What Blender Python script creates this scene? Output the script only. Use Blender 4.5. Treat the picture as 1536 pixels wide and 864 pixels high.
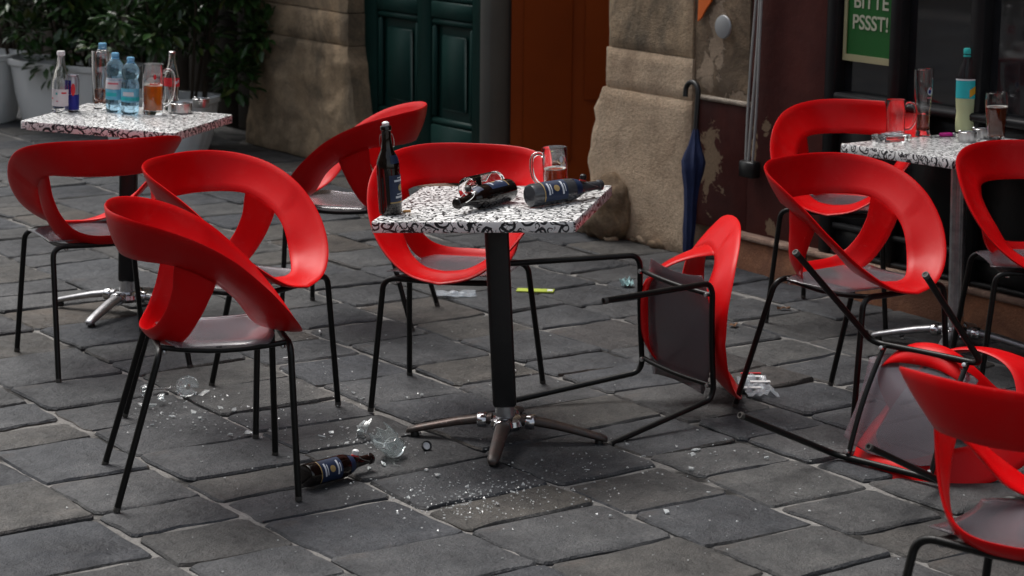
import bpy, bmesh, math, random
from math import sin, cos, pi, radians, sqrt, atan2
from mathutils import Vector, Matrix, noise

for o in list(bpy.data.objects):
    bpy.data.objects.remove(o)
scene = bpy.context.scene
col = scene.collection
random.seed(7)

# ------------------------------------------------------------------ camera
FPX, PITCH, ROLL, CAMH = 3398.7, .2058, -.0111, 1.8666
cam_data = bpy.data.cameras.new("camera")
cam_data.sensor_fit = 'HORIZONTAL'
cam_data.sensor_width = 36.0
cam_data.lens = 36.0 * FPX / 1536.0
cam_data.clip_start = .1
cam_data.clip_end = 400
cam_data.dof.use_dof = True
cam_data.dof.focus_distance = 6.6
cam_data.dof.aperture_fstop = 6.3
cam = bpy.data.objects.new("camera", cam_data)
col.objects.link(cam)
fw = Vector((0, cos(PITCH), -sin(PITCH)))
up0 = Vector((0, sin(PITCH), cos(PITCH)))
rt0 = Vector((1, 0, 0))
rt = rt0 * cos(ROLL) - up0 * sin(ROLL)
upv = rt0 * sin(ROLL) + up0 * cos(ROLL)
M = Matrix((rt, upv, -fw)).transposed().to_4x4()
M.translation = (0, 0, CAMH)
cam.matrix_world = M
scene.camera = cam

# ------------------------------------------------------------------ light: overcast day in a narrow street
SUN_EL, SUN_AZ = radians(64), radians(325)     # azimuth clockwise from +Y
world = bpy.data.worlds.new("World")
scene.world = world
world.use_nodes = True
wn = world.node_tree
wn.nodes.clear()
sky = wn.nodes.new('ShaderNodeTexSky')
sky.sky_type = 'NISHITA'
sky.sun_disc = False
sky.sun_elevation = SUN_EL
sky.sun_rotation = SUN_AZ
sky.dust_density = 6.0
sky.air_density = 1.5
bw = wn.nodes.new('ShaderNodeRGBToBW')
mixw = wn.nodes.new('ShaderNodeMix')
mixw.data_type = 'RGBA'
mixw.inputs['Factor'].default_value = .62       # cloud cover: mostly neutral grey sky
bg = wn.nodes.new('ShaderNodeBackground')
bg.inputs['Strength'].default_value = .10
wo = wn.nodes.new('ShaderNodeOutputWorld')
wn.links.new(sky.outputs[0], bw.inputs[0])
wn.links.new(sky.outputs[0], mixw.inputs[6])
wn.links.new(bw.outputs[0], mixw.inputs[7])
wn.links.new(mixw.outputs[2], bg.inputs['Color'])
wn.links.new(bg.outputs[0], wo.inputs['Surface'])
sl = bpy.data.lights.new("sun", 'SUN')
sl.energy = 1.2
sl.angle = radians(30)
sl.color = (1, .985, .965)
sun = bpy.data.objects.new("sun", sl)
col.objects.link(sun)
sdir = Vector((sin(SUN_AZ) * cos(SUN_EL), cos(SUN_AZ) * cos(SUN_EL), sin(SUN_EL)))
sun.rotation_euler = (-sdir).to_track_quat('-Z', 'Y').to_euler()
vs = scene.view_settings
vs.view_transform = 'Standard'
vs.look = 'None'
vs.gamma = 1
vs.use_curve_mapping = False
vs.exposure = 0.88
scene.render.engine = 'CYCLES'
scene.cycles.max_bounces = 10
scene.cycles.transparent_max_bounces = 16
scene.cycles.transmission_bounces = 10

# ------------------------------------------------------------------ pixel helpers (photograph 1536x864)
def ray(px, py):
    X, Y = px - 768, 432 - py
    x = cos(ROLL) * X + sin(ROLL) * Y
    y = -sin(ROLL) * X + cos(ROLL) * Y
    return rt0 * x + up0 * y + fw * FPX

EYE = Vector((0, 0, CAMH))

def gpt(px, py, z=0.0):
    d = ray(px, py)
    return EYE + d * ((z - CAMH) / d.z)

P0 = Vector((.964, 9.408, 0))
U = Vector((.574, -.819, 0)).normalized()
N = Vector((-.819, -.574, 0)).normalized()      # out of the facade, towards the street

def fpt(s, d, z):
    """facade coordinates: s along the wall, d behind its face, z up"""
    return P0 + U * s - N * d + Vector((0, 0, z))

def fsz(px, py, d=0.0):
    D = ray(px, py)
    pp = P0 - N * d
    t = (pp - EYE).dot(N) / D.dot(N)
    P = EYE + D * t
    return (P - P0).dot(U), P.z

# ------------------------------------------------------------------ materials
MATS = {}

def principled(name, color, rough=.5, metal=0, coat=0, transmission=0, ior=1.45, alpha=1):
    m = bpy.data.materials.new(name)
    m.use_nodes = True
    b = m.node_tree.nodes['Principled BSDF']
    b.inputs['Base Color'].default_value = (*color, 1)
    b.inputs['Roughness'].default_value = rough
    b.inputs['Metallic'].default_value = metal
    b.inputs['Coat Weight'].default_value = coat
    b.inputs['Transmission Weight'].default_value = transmission
    b.inputs['IOR'].default_value = ior
    MATS[name] = m
    return m

class NT:
    def __init__(self, m):
        self.t = m.node_tree
        self.b = self.t.nodes.get('Principled BSDF')
    def n(self, kind, **kw):
        x = self.t.nodes.new('ShaderNode' + kind)
        for k, v in kw.items():
            if k.startswith('i_'):
                x.inputs[k[2:].replace('_', ' ')].default_value = v
            else:
                setattr(x, k, v)
        return x
    def l(self, a, b):
        self.t.links.new(a, b)
    def math(self, op, a, b=None, clamp=False):
        x = self.t.nodes.new('ShaderNodeMath')
        x.operation = op
        x.use_clamp = clamp
        for i, v in enumerate((a, b)):
            if v is None:
                continue
            if isinstance(v, (int, float)):
                x.inputs[i].default_value = v
            else:
                self.l(v, x.inputs[i])
        return x.outputs[0]
    def ramp(self, src, stops):
        r = self.t.nodes.new('ShaderNodeValToRGB')
        e = r.color_ramp.elements
        while len(e) < len(stops):
            e.new(.5)
        for el, (p, c) in zip(e, stops):
            el.position = p
            el.color = (*c, 1) if len(c) == 3 else c
        self.l(src, r.inputs[0])
        return r.outputs[0]
    def mix(self, f, a, b, mode='MIX'):
        x = self.t.nodes.new('ShaderNodeMix')
        x.data_type = 'RGBA'
        x.blend_type = mode
        if isinstance(f, (int, float)):
            x.inputs[0].default_value = f
        else:
            self.l(f, x.inputs[0])
        for i, v in ((6, a), (7, b)):
            if isinstance(v, tuple):
                x.inputs[i].default_value = (*v, 1)
            else:
                self.l(v, x.inputs[i])
        return x.outputs[2]
    def noise(self, scale, detail=4, rough=.55, coord='Object', dist=0):
        tc = self.n('TexCoord')
        x = self.n('TexNoise')
        x.inputs['Scale'].default_value = scale
        x.inputs['Detail'].default_value = detail
        x.inputs['Roughness'].default_value = rough
        x.inputs['Distortion'].default_value = dist
        self.l(tc.outputs[coord], x.inputs['Vector'])
        return x.outputs['Fac']
    def bump(self, h, strength=.3, dist=.01):
        x = self.n('Bump')
        x.inputs['Strength'].default_value = strength
        x.inputs['Distance'].default_value = dist
        self.l(h, x.inputs['Height'])
        self.l(x.outputs[0], self.b.inputs['Normal'])
        return x

def set_color(nt, c):
    nt.l(c, nt.b.inputs['Base Color'])

# paving stone: dark basalt and brownish slabs, one tone per stone
m = principled('paving_stone_rock', (.07, .07, .075), .62)
t = NT(m)
gi = t.n('NewGeometry')
oi_ = t.n('ObjectInfo')
one = t.math('FRACT', t.math('ADD', gi.outputs['Random Per Island'], oi_.outputs['Random']))
tone = t.ramp(one, [(0, (.056, .058, .062)), (.15, (.043, .047, .055)), (.30, (.067, .068, .069)),
                    (.45, (.061, .057, .052)), (.60, (.050, .054, .061)), (.75, (.070, .070, .070)),
                    (.90, (.039, .043, .051)), (1, (.069, .058, .048))])
blot = t.ramp(t.noise(7, 5, .6, dist=.6), [(.28, (.52, .53, .55)), (.5, (1, 1, 1)), (.72, (1.40, 1.38, 1.35))])
grain = t.ramp(t.noise(160, 3, .7), [(.3, (.55, .55, .55)), (.7, (1.45, 1.45, 1.45))])
rust = t.ramp(t.noise(3.1, 4, .6, dist=1), [(.60, (0, 0, 0)), (.72, (1, 1, 1))])
c = t.mix(1, tone, blot, 'MULTIPLY')
c = t.mix(.9, c, grain, 'MULTIPLY')
gp_ = t.n('TexNoise')
gp_.inputs['Scale'].default_value = 1.3
gp_.inputs['Detail'].default_value = 6
gp_.inputs['Roughness'].default_value = .62
t.l(gi.outputs['Position'], gp_.inputs['Vector'])
c = t.mix(1, c, t.ramp(gp_.outputs['Fac'], [(.32, (.50, .50, .52)), (.5, (.95, .95, .95)), (.68, (1.25, 1.22, 1.18))]), 'MULTIPLY')
c = t.mix(t.math('MULTIPLY', rust, .5), c, (.085, .060, .044))
set_color(t, c)
t.b.inputs['Specular IOR Level'].default_value = .32
rg = t.ramp(t.noise(11, 4), [(.3, (.45, .45, .45)), (.7, (.8, .8, .8))])
t.l(rg, t.b.inputs['Roughness'])
h = t.math('ADD', t.math('MULTIPLY', t.noise(28, 5, .6), 1.0), t.math('MULTIPLY', t.noise(220, 3), .25))
t.bump(h, .85, .014)

# mortar and dirt between the stones
m = principled('mortar', (.2, .19, .18), .95)
t = NT(m)
mk = t.ramp(t.noise(2.2, 5, .65, dist=.4), [(.40, (.014, .013, .012)), (.47, (.16, .154, .146)), (.75, (.27, .26, .245))])
set_color(t, t.mix(.6, mk, t.ramp(t.noise(120, 3), [(.3, (.6, .6, .6)), (.7, (1.3, 1.3, 1.3))]), 'MULTIPLY'))
t.bump(t.noise(90, 4), .6, .01)

def stone_mat(name, a, b, dark, scale=3.0, darkpos=(.42, .6), grime=True):
    m = principled(name, a, .9)
    t = NT(m)
    base = t.mix(t.ramp(t.noise(scale, 6, .6, dist=.5), [(.35, (0, 0, 0)), (.65, (1, 1, 1))]), a, b)
    gr = t.ramp(t.noise(70, 4, .7), [(.25, (.55, .55, .55)), (.7, (1.25, 1.25, 1.25))])
    base = t.mix(.75, base, gr, 'MULTIPLY')
    if grime:
        st = t.ramp(t.noise(scale * .8, 6, .65, dist=.9), [(darkpos[0], (1, 1, 1)), (darkpos[1], (0, 0, 0))])
        base = t.mix(t.math('MULTIPLY', st, .8), base, dark)
    set_color(t, base)
    hh = t.math('ADD', t.math('MULTIPLY', t.noise(16, 8, .72), .7), t.math('MULTIPLY', t.noise(110, 6, .7), .55))
    t.bump(hh, .9, .018)
    return m

stone_mat('sandstone', (.52, .375, .25), (.62, .475, .335), (.24, .16, .10), 2.4, (.3, .5))
stone_mat('sandstone_sooty', (.40, .285, .175), (.50, .37, .24), (.07, .06, .045), 2.2, (.36, .56))
stone_mat('rubble', (.30, .20, .11), (.40, .30, .2), (.12, .08, .05), 5)
stone_mat('plaster_pale', (.46, .39, .31), (.52, .44, .36), (.28, .2, .13), 9, (.3, .42))
stone_mat('plaster_brown', (.23, .16, .10), (.31, .22, .14), (.10, .07, .045), 6)
stone_mat('plinth_stone', (.46, .20, .10), (.54, .25, .135), (.22, .10, .06), 4)
stone_mat('plinth_ledge', (.36, .24, .18), (.42, .29, .22), (.2, .12, .09), 7)

# oxblood wall paint
m = principled('oxblood_paint', (.055, .012, .010), .55)
t = NT(m)
set_color(t, t.mix(t.ramp(t.noise(5, 5, .6), [(.3, (0, 0, 0)), (.7, (1, 1, 1))]), (.042, .010, .009), (.075, .018, .014)))
t.bump(t.noise(30, 4), .25, .006)

def paint_mat(name, a, b, rough=.45, scale=4, bstr=.15):
    m = principled(name, a, rough)
    t = NT(m)
    set_color(t, t.mix(t.ramp(t.noise(scale, 5, .6), [(.3, (0, 0, 0)), (.7, (1, 1, 1))]), a, b))
    t.bump(t.noise(scale * 9, 3), bstr, .004)
    return m

paint_mat('green_paint', (.003, .026, .022), (.005, .036, .030), .45)
paint_mat('orange_paint', (.19, .030, .0008), (.235, .040, .001), .6, 2)
paint_mat('grey_post', (.085, .083, .075), (.11, .105, .095), .6)
paint_mat('black_paint', (.009, .009, .010), (.015, .015, .016), .35)
paint_mat('dark_wood', (.016, .011, .007), (.028, .019, .012), .7)
paint_mat('wall_render', (.12, .10, .08), (.17, .145, .115), .9, 1.2)
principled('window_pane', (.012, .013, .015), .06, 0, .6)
paint_mat('cable_grey', (.30, .30, .29), (.36, .36, .35), .6)
paint_mat('sign_green', (.003, .085, .010), (.005, .11, .014), .5, 3, .02)
paint_mat('sign_cream', (.30, .29, .16), (.36, .34, .2), .5, 3, .02)
paint_mat('orange_vinyl', (.72, .13, .015), (.78, .17, .03), .5)
principled('zinc', (.38, .39, .40), .45, .6)

for nm in ('green_paint', 'orange_paint', 'black_paint', 'dark_wood', 'oxblood_paint'):
    MATS[nm].node_tree.nodes['Principled BSDF'].inputs['Specular IOR Level'].default_value = .22

# chair plastics
m = principled('red_plastic', (.60, .002, .004), .34)
t = NT(m)
t.bump(t.noise(420, 2), .10, .0015)
t.b.inputs['Specular IOR Level'].default_value = .17
oi = t.n('ObjectInfo')
vary = t.ramp(oi.outputs['Random'], [(0, (.50, .0016, .0035)), (.5, (.60, .002, .004)), (1, (.66, .004, .006))])
# scuffs: thin stretched scratches and a film of dust
tc = t.n('TexCoord')
mp = t.n('Mapping')
mp.inputs['Scale'].default_value = (30, 8, 95)
mp.inputs['Rotation'].default_value = (.5, .3, .9)
t.l(tc.outputs['Object'], mp.inputs['Vector'])
sn = t.n('TexNoise')
sn.inputs['Scale'].default_value = 3
sn.inputs['Detail'].default_value = 3
t.l(mp.outputs[0], sn.inputs['Vector'])
scr = t.ramp(sn.outputs['Fac'], [(.68, (0, 0, 0)), (.73, (1, 1, 1))])
dust = t.ramp(t.noise(14, 6, .7), [(.50, (0, 0, 0)), (.78, (1, 1, 1))])
cc = t.mix(t.math('MULTIPLY', scr, .22), vary, (.62, .10, .09))
cc = t.mix(t.math('MULTIPLY', dust, .10), cc, (.42, .12, .10))
set_color(t, cc)
t.l(t.ramp(t.math('ADD', t.noise(9, 4), t.math('MULTIPLY', scr, .3)), [(.3, (.28, .28, .28)), (.8, (.50, .50, .50))]), t.b.inputs['Roughness'])

m = bpy.data.materials.new('smoked_plastic')
m.use_nodes = True
MATS['smoked_plastic'] = m
tn = m.node_tree
tn.nodes.clear()
out = tn.nodes.new('ShaderNodeOutputMaterial')
tr = tn.nodes.new('ShaderNodeBsdfTransparent')
tr.inputs[0].default_value = (.96, .93, .96, 1)
df = tn.nodes.new('ShaderNodeBsdfDiffuse')
df.inputs[0].default_value = (.47, .425, .47, 1)
gl = tn.nodes.new('ShaderNodeBsdfGlossy')
gl.inputs['Roughness'].default_value = .16
fr = tn.nodes.new('ShaderNodeFresnel')
fr.inputs[0].default_value = 1.5
m1 = tn.nodes.new('ShaderNodeMixShader')
m1.inputs[0].default_value = .40
tl = tn.nodes.new('ShaderNodeBsdfTranslucent')
tl.inputs[0].default_value = (.52, .47, .52, 1)
m0 = tn.nodes.new('ShaderNodeMixShader')
m0.inputs[0].default_value = .62
tn.links.new(df.outputs[0], m0.inputs[1])
tn.links.new(tl.outputs[0], m0.inputs[2])
m2 = tn.nodes.new('ShaderNodeMixShader')
tn.links.new(tr.outputs[0], m1.inputs[1])
tn.links.new(m0.outputs[0], m1.inputs[2])
tn.links.new(fr.outputs[0], m2.inputs[0])
tn.links.new(m1.outputs[0], m2.inputs[1])
tn.links.new(gl.outputs[0], m2.inputs[2])
tn.links.new(m2.outputs[0], out.inputs[0])

paint_mat('black_tube', (.006, .006, .006), (.010, .010, .009), .36, 30, .1)
MATS['black_tube'].node_tree.nodes['Principled BSDF'].inputs['Specular IOR Level'].default_value = .3
principled('tube_end', (.07, .066, .06), .6)
principled('bolt_steel', (.6, .6, .6), .3, 1)

# tables
m = principled('scroll_laminate', (.8, .8, .8), .28)
t = NT(m)
uv = t.n('UVMap')
nz = t.n('TexNoise', noise_dimensions='2D')
nz.inputs['Scale'].default_value = 22
nz.inputs['Detail'].default_value = 1.5
t.l(uv.outputs[0], nz.inputs['Vector'])
sub = t.n('VectorMath', operation='SUBTRACT')
t.l(nz.outputs['Color'], sub.inputs[0])
sub.inputs[1].default_value = (.5, .5, .5)
sc = t.n('VectorMath', operation='SCALE')
sc.inputs['Scale'].default_value = .020
t.l(sub.outputs[0], sc.inputs[0])
wv = t.n('VectorMath', operation='ADD')
t.l(uv.outputs[0], wv.inputs[0])
t.l(sc.outputs[0], wv.inputs[1])

def spiral_layer(scale, freq, width, off):
    ad = t.n('VectorMath', operation='ADD')
    ad.inputs[1].default_value = off
    t.l(wv.outputs[0], ad.inputs[0])
    vo = t.n('TexVoronoi', voronoi_dimensions='2D', feature='F1')
    vo.inputs['Scale'].default_value = scale
    vo.inputs['Randomness'].default_value = .75
    t.l(ad.outputs[0], vo.inputs['Vector'])
    dv = t.n('VectorMath', operation='SUBTRACT')
    t.l(ad.outputs[0], dv.inputs[0])
    t.l(vo.outputs['Position'], dv.inputs[1])
    ln = t.n('VectorMath', operation='LENGTH')
    t.l(dv.outputs[0], ln.inputs[0])
    sp = t.n('SeparateXYZ')
    t.l(dv.outputs[0], sp.inputs[0])
    rc = t.n('SeparateColor')
    t.l(vo.outputs['Color'], rc.inputs[0])
    ang = t.math('ARCTAN2', sp.outputs[1], sp.outputs[0])
    sgn = t.math('SUBTRACT', t.math('MULTIPLY', t.math('GREATER_THAN', rc.outputs[0], .5), 2), 1)
    r = t.math('MULTIPLY', ln.outputs['Value'], scale)
    ph = t.math('ADD', t.math('ADD', t.math('MULTIPLY', ang, sgn), t.math('MULTIPLY', r, freq)), t.math('MULTIPLY', rc.outputs[1], 6.28))
    s_ = t.math('SINE', ph)
    thr = t.math('ADD', width, t.math('MULTIPLY', t.math('ABSOLUTE', t.math('SUBTRACT', r, .33)), 1.2))
    line = t.math('GREATER_THAN', s_, thr)
    return t.math('MULTIPLY', line, t.math('LESS_THAN', r, .72))

l1 = spiral_layer(20, 13, .48, (0, 0, 0))
l2 = spiral_layer(32, 10, .66, (.37, .61, 0))
n2 = t.n('TexNoise', noise_dimensions='2D')
n2.inputs['Scale'].default_value = 46
n2.inputs['Detail'].default_value = 2
n2.inputs['Distortion'].default_value = 1.6
t.l(uv.outputs[0], n2.inputs['Vector'])
l3 = t.math('GREATER_THAN', n2.outputs['Fac'], .655)
blk = t.math('MAXIMUM', l1, t.math('MAXIMUM', t.math('MULTIPLY', l2, t.math('SUBTRACT', 1, l1)), l3))
dirt = t.ramp(t.noise(5, 5, .6), [(.35, (.78, .775, .765)), (.6, (.88, .88, .875))])
set_color(t, t.mix(blk, dirt, (.022, .022, .026)))

paint_mat('table_black', (.008, .008, .009), (.013, .013, .013), .42, 14)
principled('chrome', (.62, .62, .63), .16, 1)
m = principled('brushed_aluminium', (.42, .42, .43), .36, .9)
t = NT(m)
set_color(t, t.ramp(t.noise(30, 4), [(.3, (.30, .30, .31)), (.7, (.5, .5, .51))]))
m = principled('worn_bronze', (.10, .05, .035), .42, .5)
t = NT(m)
set_color(t, t.ramp(t.noise(26, 5, .7, dist=1), [(.35, (.070, .063, .058)), (.60, (.080, .052, .044)), (.75, (.19, .175, .165))]))
t.bump(t.noise(60, 4), .3, .003)

# drinks and glass
principled('clear_glass', (1, 1, 1), .02, 0, 0, 1, 1.48)
m = principled('pet_plastic', (.93, .97, 1), .03, 0, 0, 1, 1.12)
principled('pet_blue', (.50, .78, .96), .04, 0, 0, .92, 1.16)
principled('amber_glass', (.006, .0028, .0018), .08, 0, .4)
principled('amber_sheen', (.050, .052, .058), .20, 0, .6)  # brown glass with its silvery reflection put into the base colour
principled('amber_beer', (.85, .24, .012), .05, 0, 0, .45, 1.34)
principled('brown_beer', (.26, .050, .008), .05, 0, 0, .65, 1.34)
principled('red_drink', (.60, .085, .02), .05, 0, 0, .45, 1.34)
principled('cloudy_lemonade', (.72, .74, .42), .25, 0, 0, .15, 1.34)
principled('still_water', (.9, .97, 1), .0, 0, 0, 1, 1.33)
principled('foam_white', (.7, .66, .6), .8)
principled('white_plastic', (.75, .75, .75), .4)
principled('cap_blue', (.20, .48, .72), .4)
principled('cap_teal', (.02, .38, .36), .4)
principled('label_white', (.62, .58, .60), .55)
principled('label_teal', (.02, .42, .46), .45)
principled('label_aqua', (.13, .42, .58), .45)
principled('label_blue', (.008, .020, .058), .5)
principled('letter_cream', (.42, .44, .33), .6)
principled('label_black', (.008, .008, .010), .4)
principled('print_gold', (.36, .25, .10), .5)
principled('print_white', (.55, .58, .64), .6)
principled('print_red', (.60, .02, .03), .5)
principled('print_pink', (.55, .12, .16), .5)
principled('print_yellow', (.62, .30, .01), .5)
principled('can_blue', (.012, .02, .22), .3, .5)
principled('can_silver', (.45, .46, .5), .3, .8)
principled('steel', (.50, .50, .50), .28, 1)
principled('pink_plastic', (.60, .015, .26), .35)
principled('rubber_red', (.45, .02, .02), .5)
principled('paper_lime', (.38, .46, .05), .7)
principled('paper_white', (.62, .62, .62), .8)
principled('tissue_teal', (.38, .56, .56), .8)
principled('cellophane', (.85, .9, .95), .12, 0, 0, .8, 1.2)
principled('tobacco', (.42, .22, .08), .8)
principled('shard_glass', (.93, .97, .97), .03, 0, 0, .62, 1.5)
principled('tumbler_glass', (.95, 1, 1), .03, 0, 0, .86, 1.5)
principled('brown_shard', (.05, .02, .01), .08, 0, .5)
principled('dry_leaf', (.13, .06, .025), .8)
paint_mat('umbrella_cloth', (.004, .011, .048), (.007, .018, .072), .8, 20, .3)
principled('black_plastic', (.012, .012, .012), .35)
paint_mat('planter_grey', (.76, .78, .78), (.82, .84, .84), .6, 2)
principled('soil', (.03, .022, .015), .95)
for nm, c1, c2 in (('leaf_dark', (.020, .056, .014), (.046, .108, .028)), ('leaf_mid', (.032, .090, .022), (.075, .165, .045))):
    m = principled(nm, c1, .32)
    t = NT(m)
    gi = t.n('NewGeometry')
    set_color(t, t.ramp(gi.outputs['Random Per Island'], [(0, c1), (.8, c2), (1, (.075, .09, .02))]))
    t.b.inputs['Coat Weight'].default_value = .25
paint_mat('bark', (.03, .022, .014), (.05, .037, .024), .9, 20)

# ------------------------------------------------------------------ object helpers
def mesh_from(name, verts, faces, smooth=False):
    me = bpy.data.meshes.new(name)
    me.from_pydata([tuple(v) for v in verts], [], faces)
    me.validate()
    me.update()
    if smooth:
        me.polygons.foreach_set('use_smooth', [True] * len(me.polygons))
    return me

def put(name, me, mat=None, parent=None, matrix=None):
    o = bpy.data.objects.new(name, me)
    col.objects.link(o)
    if mat and me is not None and not me.materials:
        me.materials.append(MATS[mat])
    if parent:
        o.parent = parent
    if matrix is not None:
        o.matrix_local = matrix
    return o

def thing(name, label, cat, matrix=None, group=None):
    o = bpy.data.objects.new(name, None)
    o.empty_display_size = .05
    col.objects.link(o)
    if matrix is not None:
        o.matrix_world = matrix
    tag(o, label, cat, group)
    return o

def tag(o, label, cat, group=None):
    o['label'] = label
    o['category'] = cat
    if group:
        o['group'] = group
    return o

def smooth_by_angle(me, deg=35):
    bm = bmesh.new()
    bm.from_mesh(me)
    for f in bm.faces:
        f.smooth = True
    a = radians(deg)
    for e in bm.edges:
        if len(e.link_faces) == 2 and e.calc_face_angle(0) > a:
            e.smooth = False
    bm.to_mesh(me)
    bm.free()
    return me

def fix_normals(me):
    bm = bmesh.new()
    bm.from_mesh(me)
    bmesh.ops.recalc_face_normals(bm, faces=bm.faces)
    bm.to_mesh(me)
    bm.free()
    return me

def lathe(name, prof, seg=32, closed=False, deg=40):
    """prof: (r, z) from bottom to top; closed=True joins last to first (hollow ware)"""
    verts, faces, rings = [], [], []
    for r, z in prof:
        if r < 1e-5:
            rings.append([len(verts)])
            verts.append((0, 0, z))
        else:
            rings.append(list(range(len(verts), len(verts) + seg)))
            verts += [(r * cos(2 * pi * k / seg), r * sin(2 * pi * k / seg), z) for k in range(seg)]
    pairs = list(zip(rings, rings[1:]))
    if closed:
        pairs.append((rings[-1], rings[0]))
    for a, b in pairs:
        for k in range(seg):
            k2 = (k + 1) % seg
            if len(a) == 1 and len(b) == 1:
                continue
            if len(a) == 1:
                faces.append((a[0], b[k2], b[k]))
            elif len(b) == 1:
                faces.append((a[k], a[k2], b[0]))
            else:
                faces.append((a[k], a[k2], b[k2], b[k]))
    if not closed:
        if len(rings[0]) > 1:
            faces.append(tuple(reversed(rings[0])))
        if len(rings[-1]) > 1:
            faces.append(tuple(rings[-1]))
    me = fix_normals(mesh_from(name, verts, faces))
    return smooth_by_angle(me, deg)

def catmull(pts, n=6):
    pts = [Vector(p) for p in pts]
    out = []
    for i in range(len(pts) - 1):
        p0 = pts[max(i - 1, 0)]
        p1, p2 = pts[i], pts[i + 1]
        p3 = pts[min(i + 2, len(pts) - 1)]
        for k in range(n):
            s = k / n
            out.append(.5 * ((2 * p1) + (p2 - p0) * s + (2 * p0 - 5 * p1 + 4 * p2 - p3) * s * s + (3 * p1 - p0 - 3 * p2 + p3) * s ** 3))
    out.append(pts[-1])
    return out

def tube(name, pts, r, seg=10, caps=True):
    pts = [Vector(p) for p in pts]
    rs = r if isinstance(r, (list, tuple)) else [r] * len(pts)
    verts, faces = [], []
    prev = None
    for i, p in enumerate(pts):
        d = (pts[min(i + 1, len(pts) - 1)] - pts[max(i - 1, 0)]).normalized()
        if prev is None:
            a = Vector((0, 0, 1)) if abs(d.z) < .9 else Vector((1, 0, 0))
            x = d.cross(a).normalized()
        else:
            x = (prev - d * prev.dot(d)).normalized()
        prev = x
        y = d.cross(x)
        verts += [p + (x * cos(2 * pi * k / seg) + y * sin(2 * pi * k / seg)) * rs[i] for k in range(seg)]
    for i in range(len(pts) - 1):
        for k in range(seg):
            k2 = (k + 1) % seg
            faces.append((i * seg + k, i * seg + k2, (i + 1) * seg + k2, (i + 1) * seg + k))
    if caps:
        faces.append(tuple(range(seg))[::-1])
        faces.append(tuple(range((len(pts) - 1) * seg, len(pts) * seg)))
    me = fix_normals(mesh_from(name, verts, faces))
    return smooth_by_angle(me, 50)

def box(name, x0, x1, y0, y1, z0, z1, bevel=0, seg=2):
    bm = bmesh.new()
    bmesh.ops.create_cube(bm, size=1)
    for v in bm.verts:
        v.co = Vector(((x0 + x1) / 2 + v.co.x * (x1 - x0), (y0 + y1) / 2 + v.co.y * (y1 - y0), (z0 + z1) / 2 + v.co.z * (z1 - z0)))
    if bevel:
        bmesh.ops.bevel(bm, geom=list(bm.edges), offset=bevel, segments=seg, profile=.5, affect='EDGES', clamp_overlap=True)
    me = bpy.data.meshes.new(name)
    bm.to_mesh(me)
    bm.free()
    if bevel:
        smooth_by_angle(me, 50)
    return me

def fbox(name, s0, s1, d0, d1, z0, z1, bevel=0):
    """box in facade coordinates"""
    me = box(name, s0, s1, d0, d1, z0, z1, bevel, 1)
    for v in me.vertices:
        v.co = fpt(*v.co)
    return fix_normals(me)

def patch(name, r, z0, z1, a0, a1, off=.0006, n=10):
    """print or paper label wrapped on a cylinder (r may be a function of z)"""
    rf = r if callable(r) else (lambda z: r)
    verts, faces = [], []
    m_ = 3
    for j in range(m_ + 1):
        z = z0 + (z1 - z0) * j / m_
        for i in range(n + 1):
            a = radians(a0 + (a1 - a0) * i / n)
            verts.append(((rf(z) + off) * cos(a), (rf(z) + off) * sin(a), z))
    for j in range(m_):
        for i in range(n):
            q = j * (n + 1) + i
            faces.append((q, q + 1, q + n + 2, q + n + 1))
    return mesh_from(name, verts, faces, True)

def disc_patch(name, r, zc, ac, rad, off=.0010, rz=None, n=16):
    """round or oval print wrapped on a cylinder"""
    rz = rz or rad
    verts = [((r + off) * cos(ac), (r + off) * sin(ac), zc)]
    for k in range(n):
        b = 2 * pi * k / n
        a = ac + rad * cos(b) / r
        verts.append(((r + off) * cos(a), (r + off) * sin(a), zc + rz * sin(b)))
    return mesh_from(name, verts, [(0, 1 + k, 1 + (k + 1) % n) for k in range(n)], True)

# ------------------------------------------------------------------ ground: mortar bed and paving stones
def hnoise(x, y, s, o=0.0):
    return noise.noise(Vector((x * s + o, y * s - o, o)))

gx0, gx1, gy0, gy1 = -6.0, 5.0, 3.0, 16.0
nx, ny = 110, 130
gv, gf = [], []
for j in range(ny + 1):
    for i in range(nx + 1):
        x = gx0 + (gx1 - gx0) * i / nx
        y = gy0 + (gy1 - gy0) * j / ny
        gv.append((x, y, -.0118 + .0060 * hnoise(x, y, 3.1) + .004 * hnoise(x, y, 11)))
for j in range(ny):
    for i in range(nx):
        q = j * (nx + 1) + i
        gf.append((q, q + 1, q + nx + 2, q + nx + 1))
b0 = len(gv)
gv += [(-60, -60, -.03), (60, -60, -.03), (60, 60, -.03), (-60, 60, -.03)]
gv += [(gx0, gy0, -.03), (gx1, gy0, -.03), (gx1, gy1, -.03), (gx0, gy1, -.03)]
for k in range(4):
    k2 = (k + 1) % 4
    gf.append((b0 + k, b0 + k2, b0 + 4 + k2, b0 + 4 + k))
pavement = put('pavement', mesh_from('pavement', gv, gf, True), 'mortar')
pavement['kind'] = 'structure'

def project(P):
    d = P - EYE
    z = d.dot(fw)
    x, y = d.dot(rt0) / z * FPX, d.dot(up0) / z * FPX
    return 768 + cos(ROLL) * x - sin(ROLL) * y, 432 - (sin(ROLL) * x + cos(ROLL) * y), z

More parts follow.
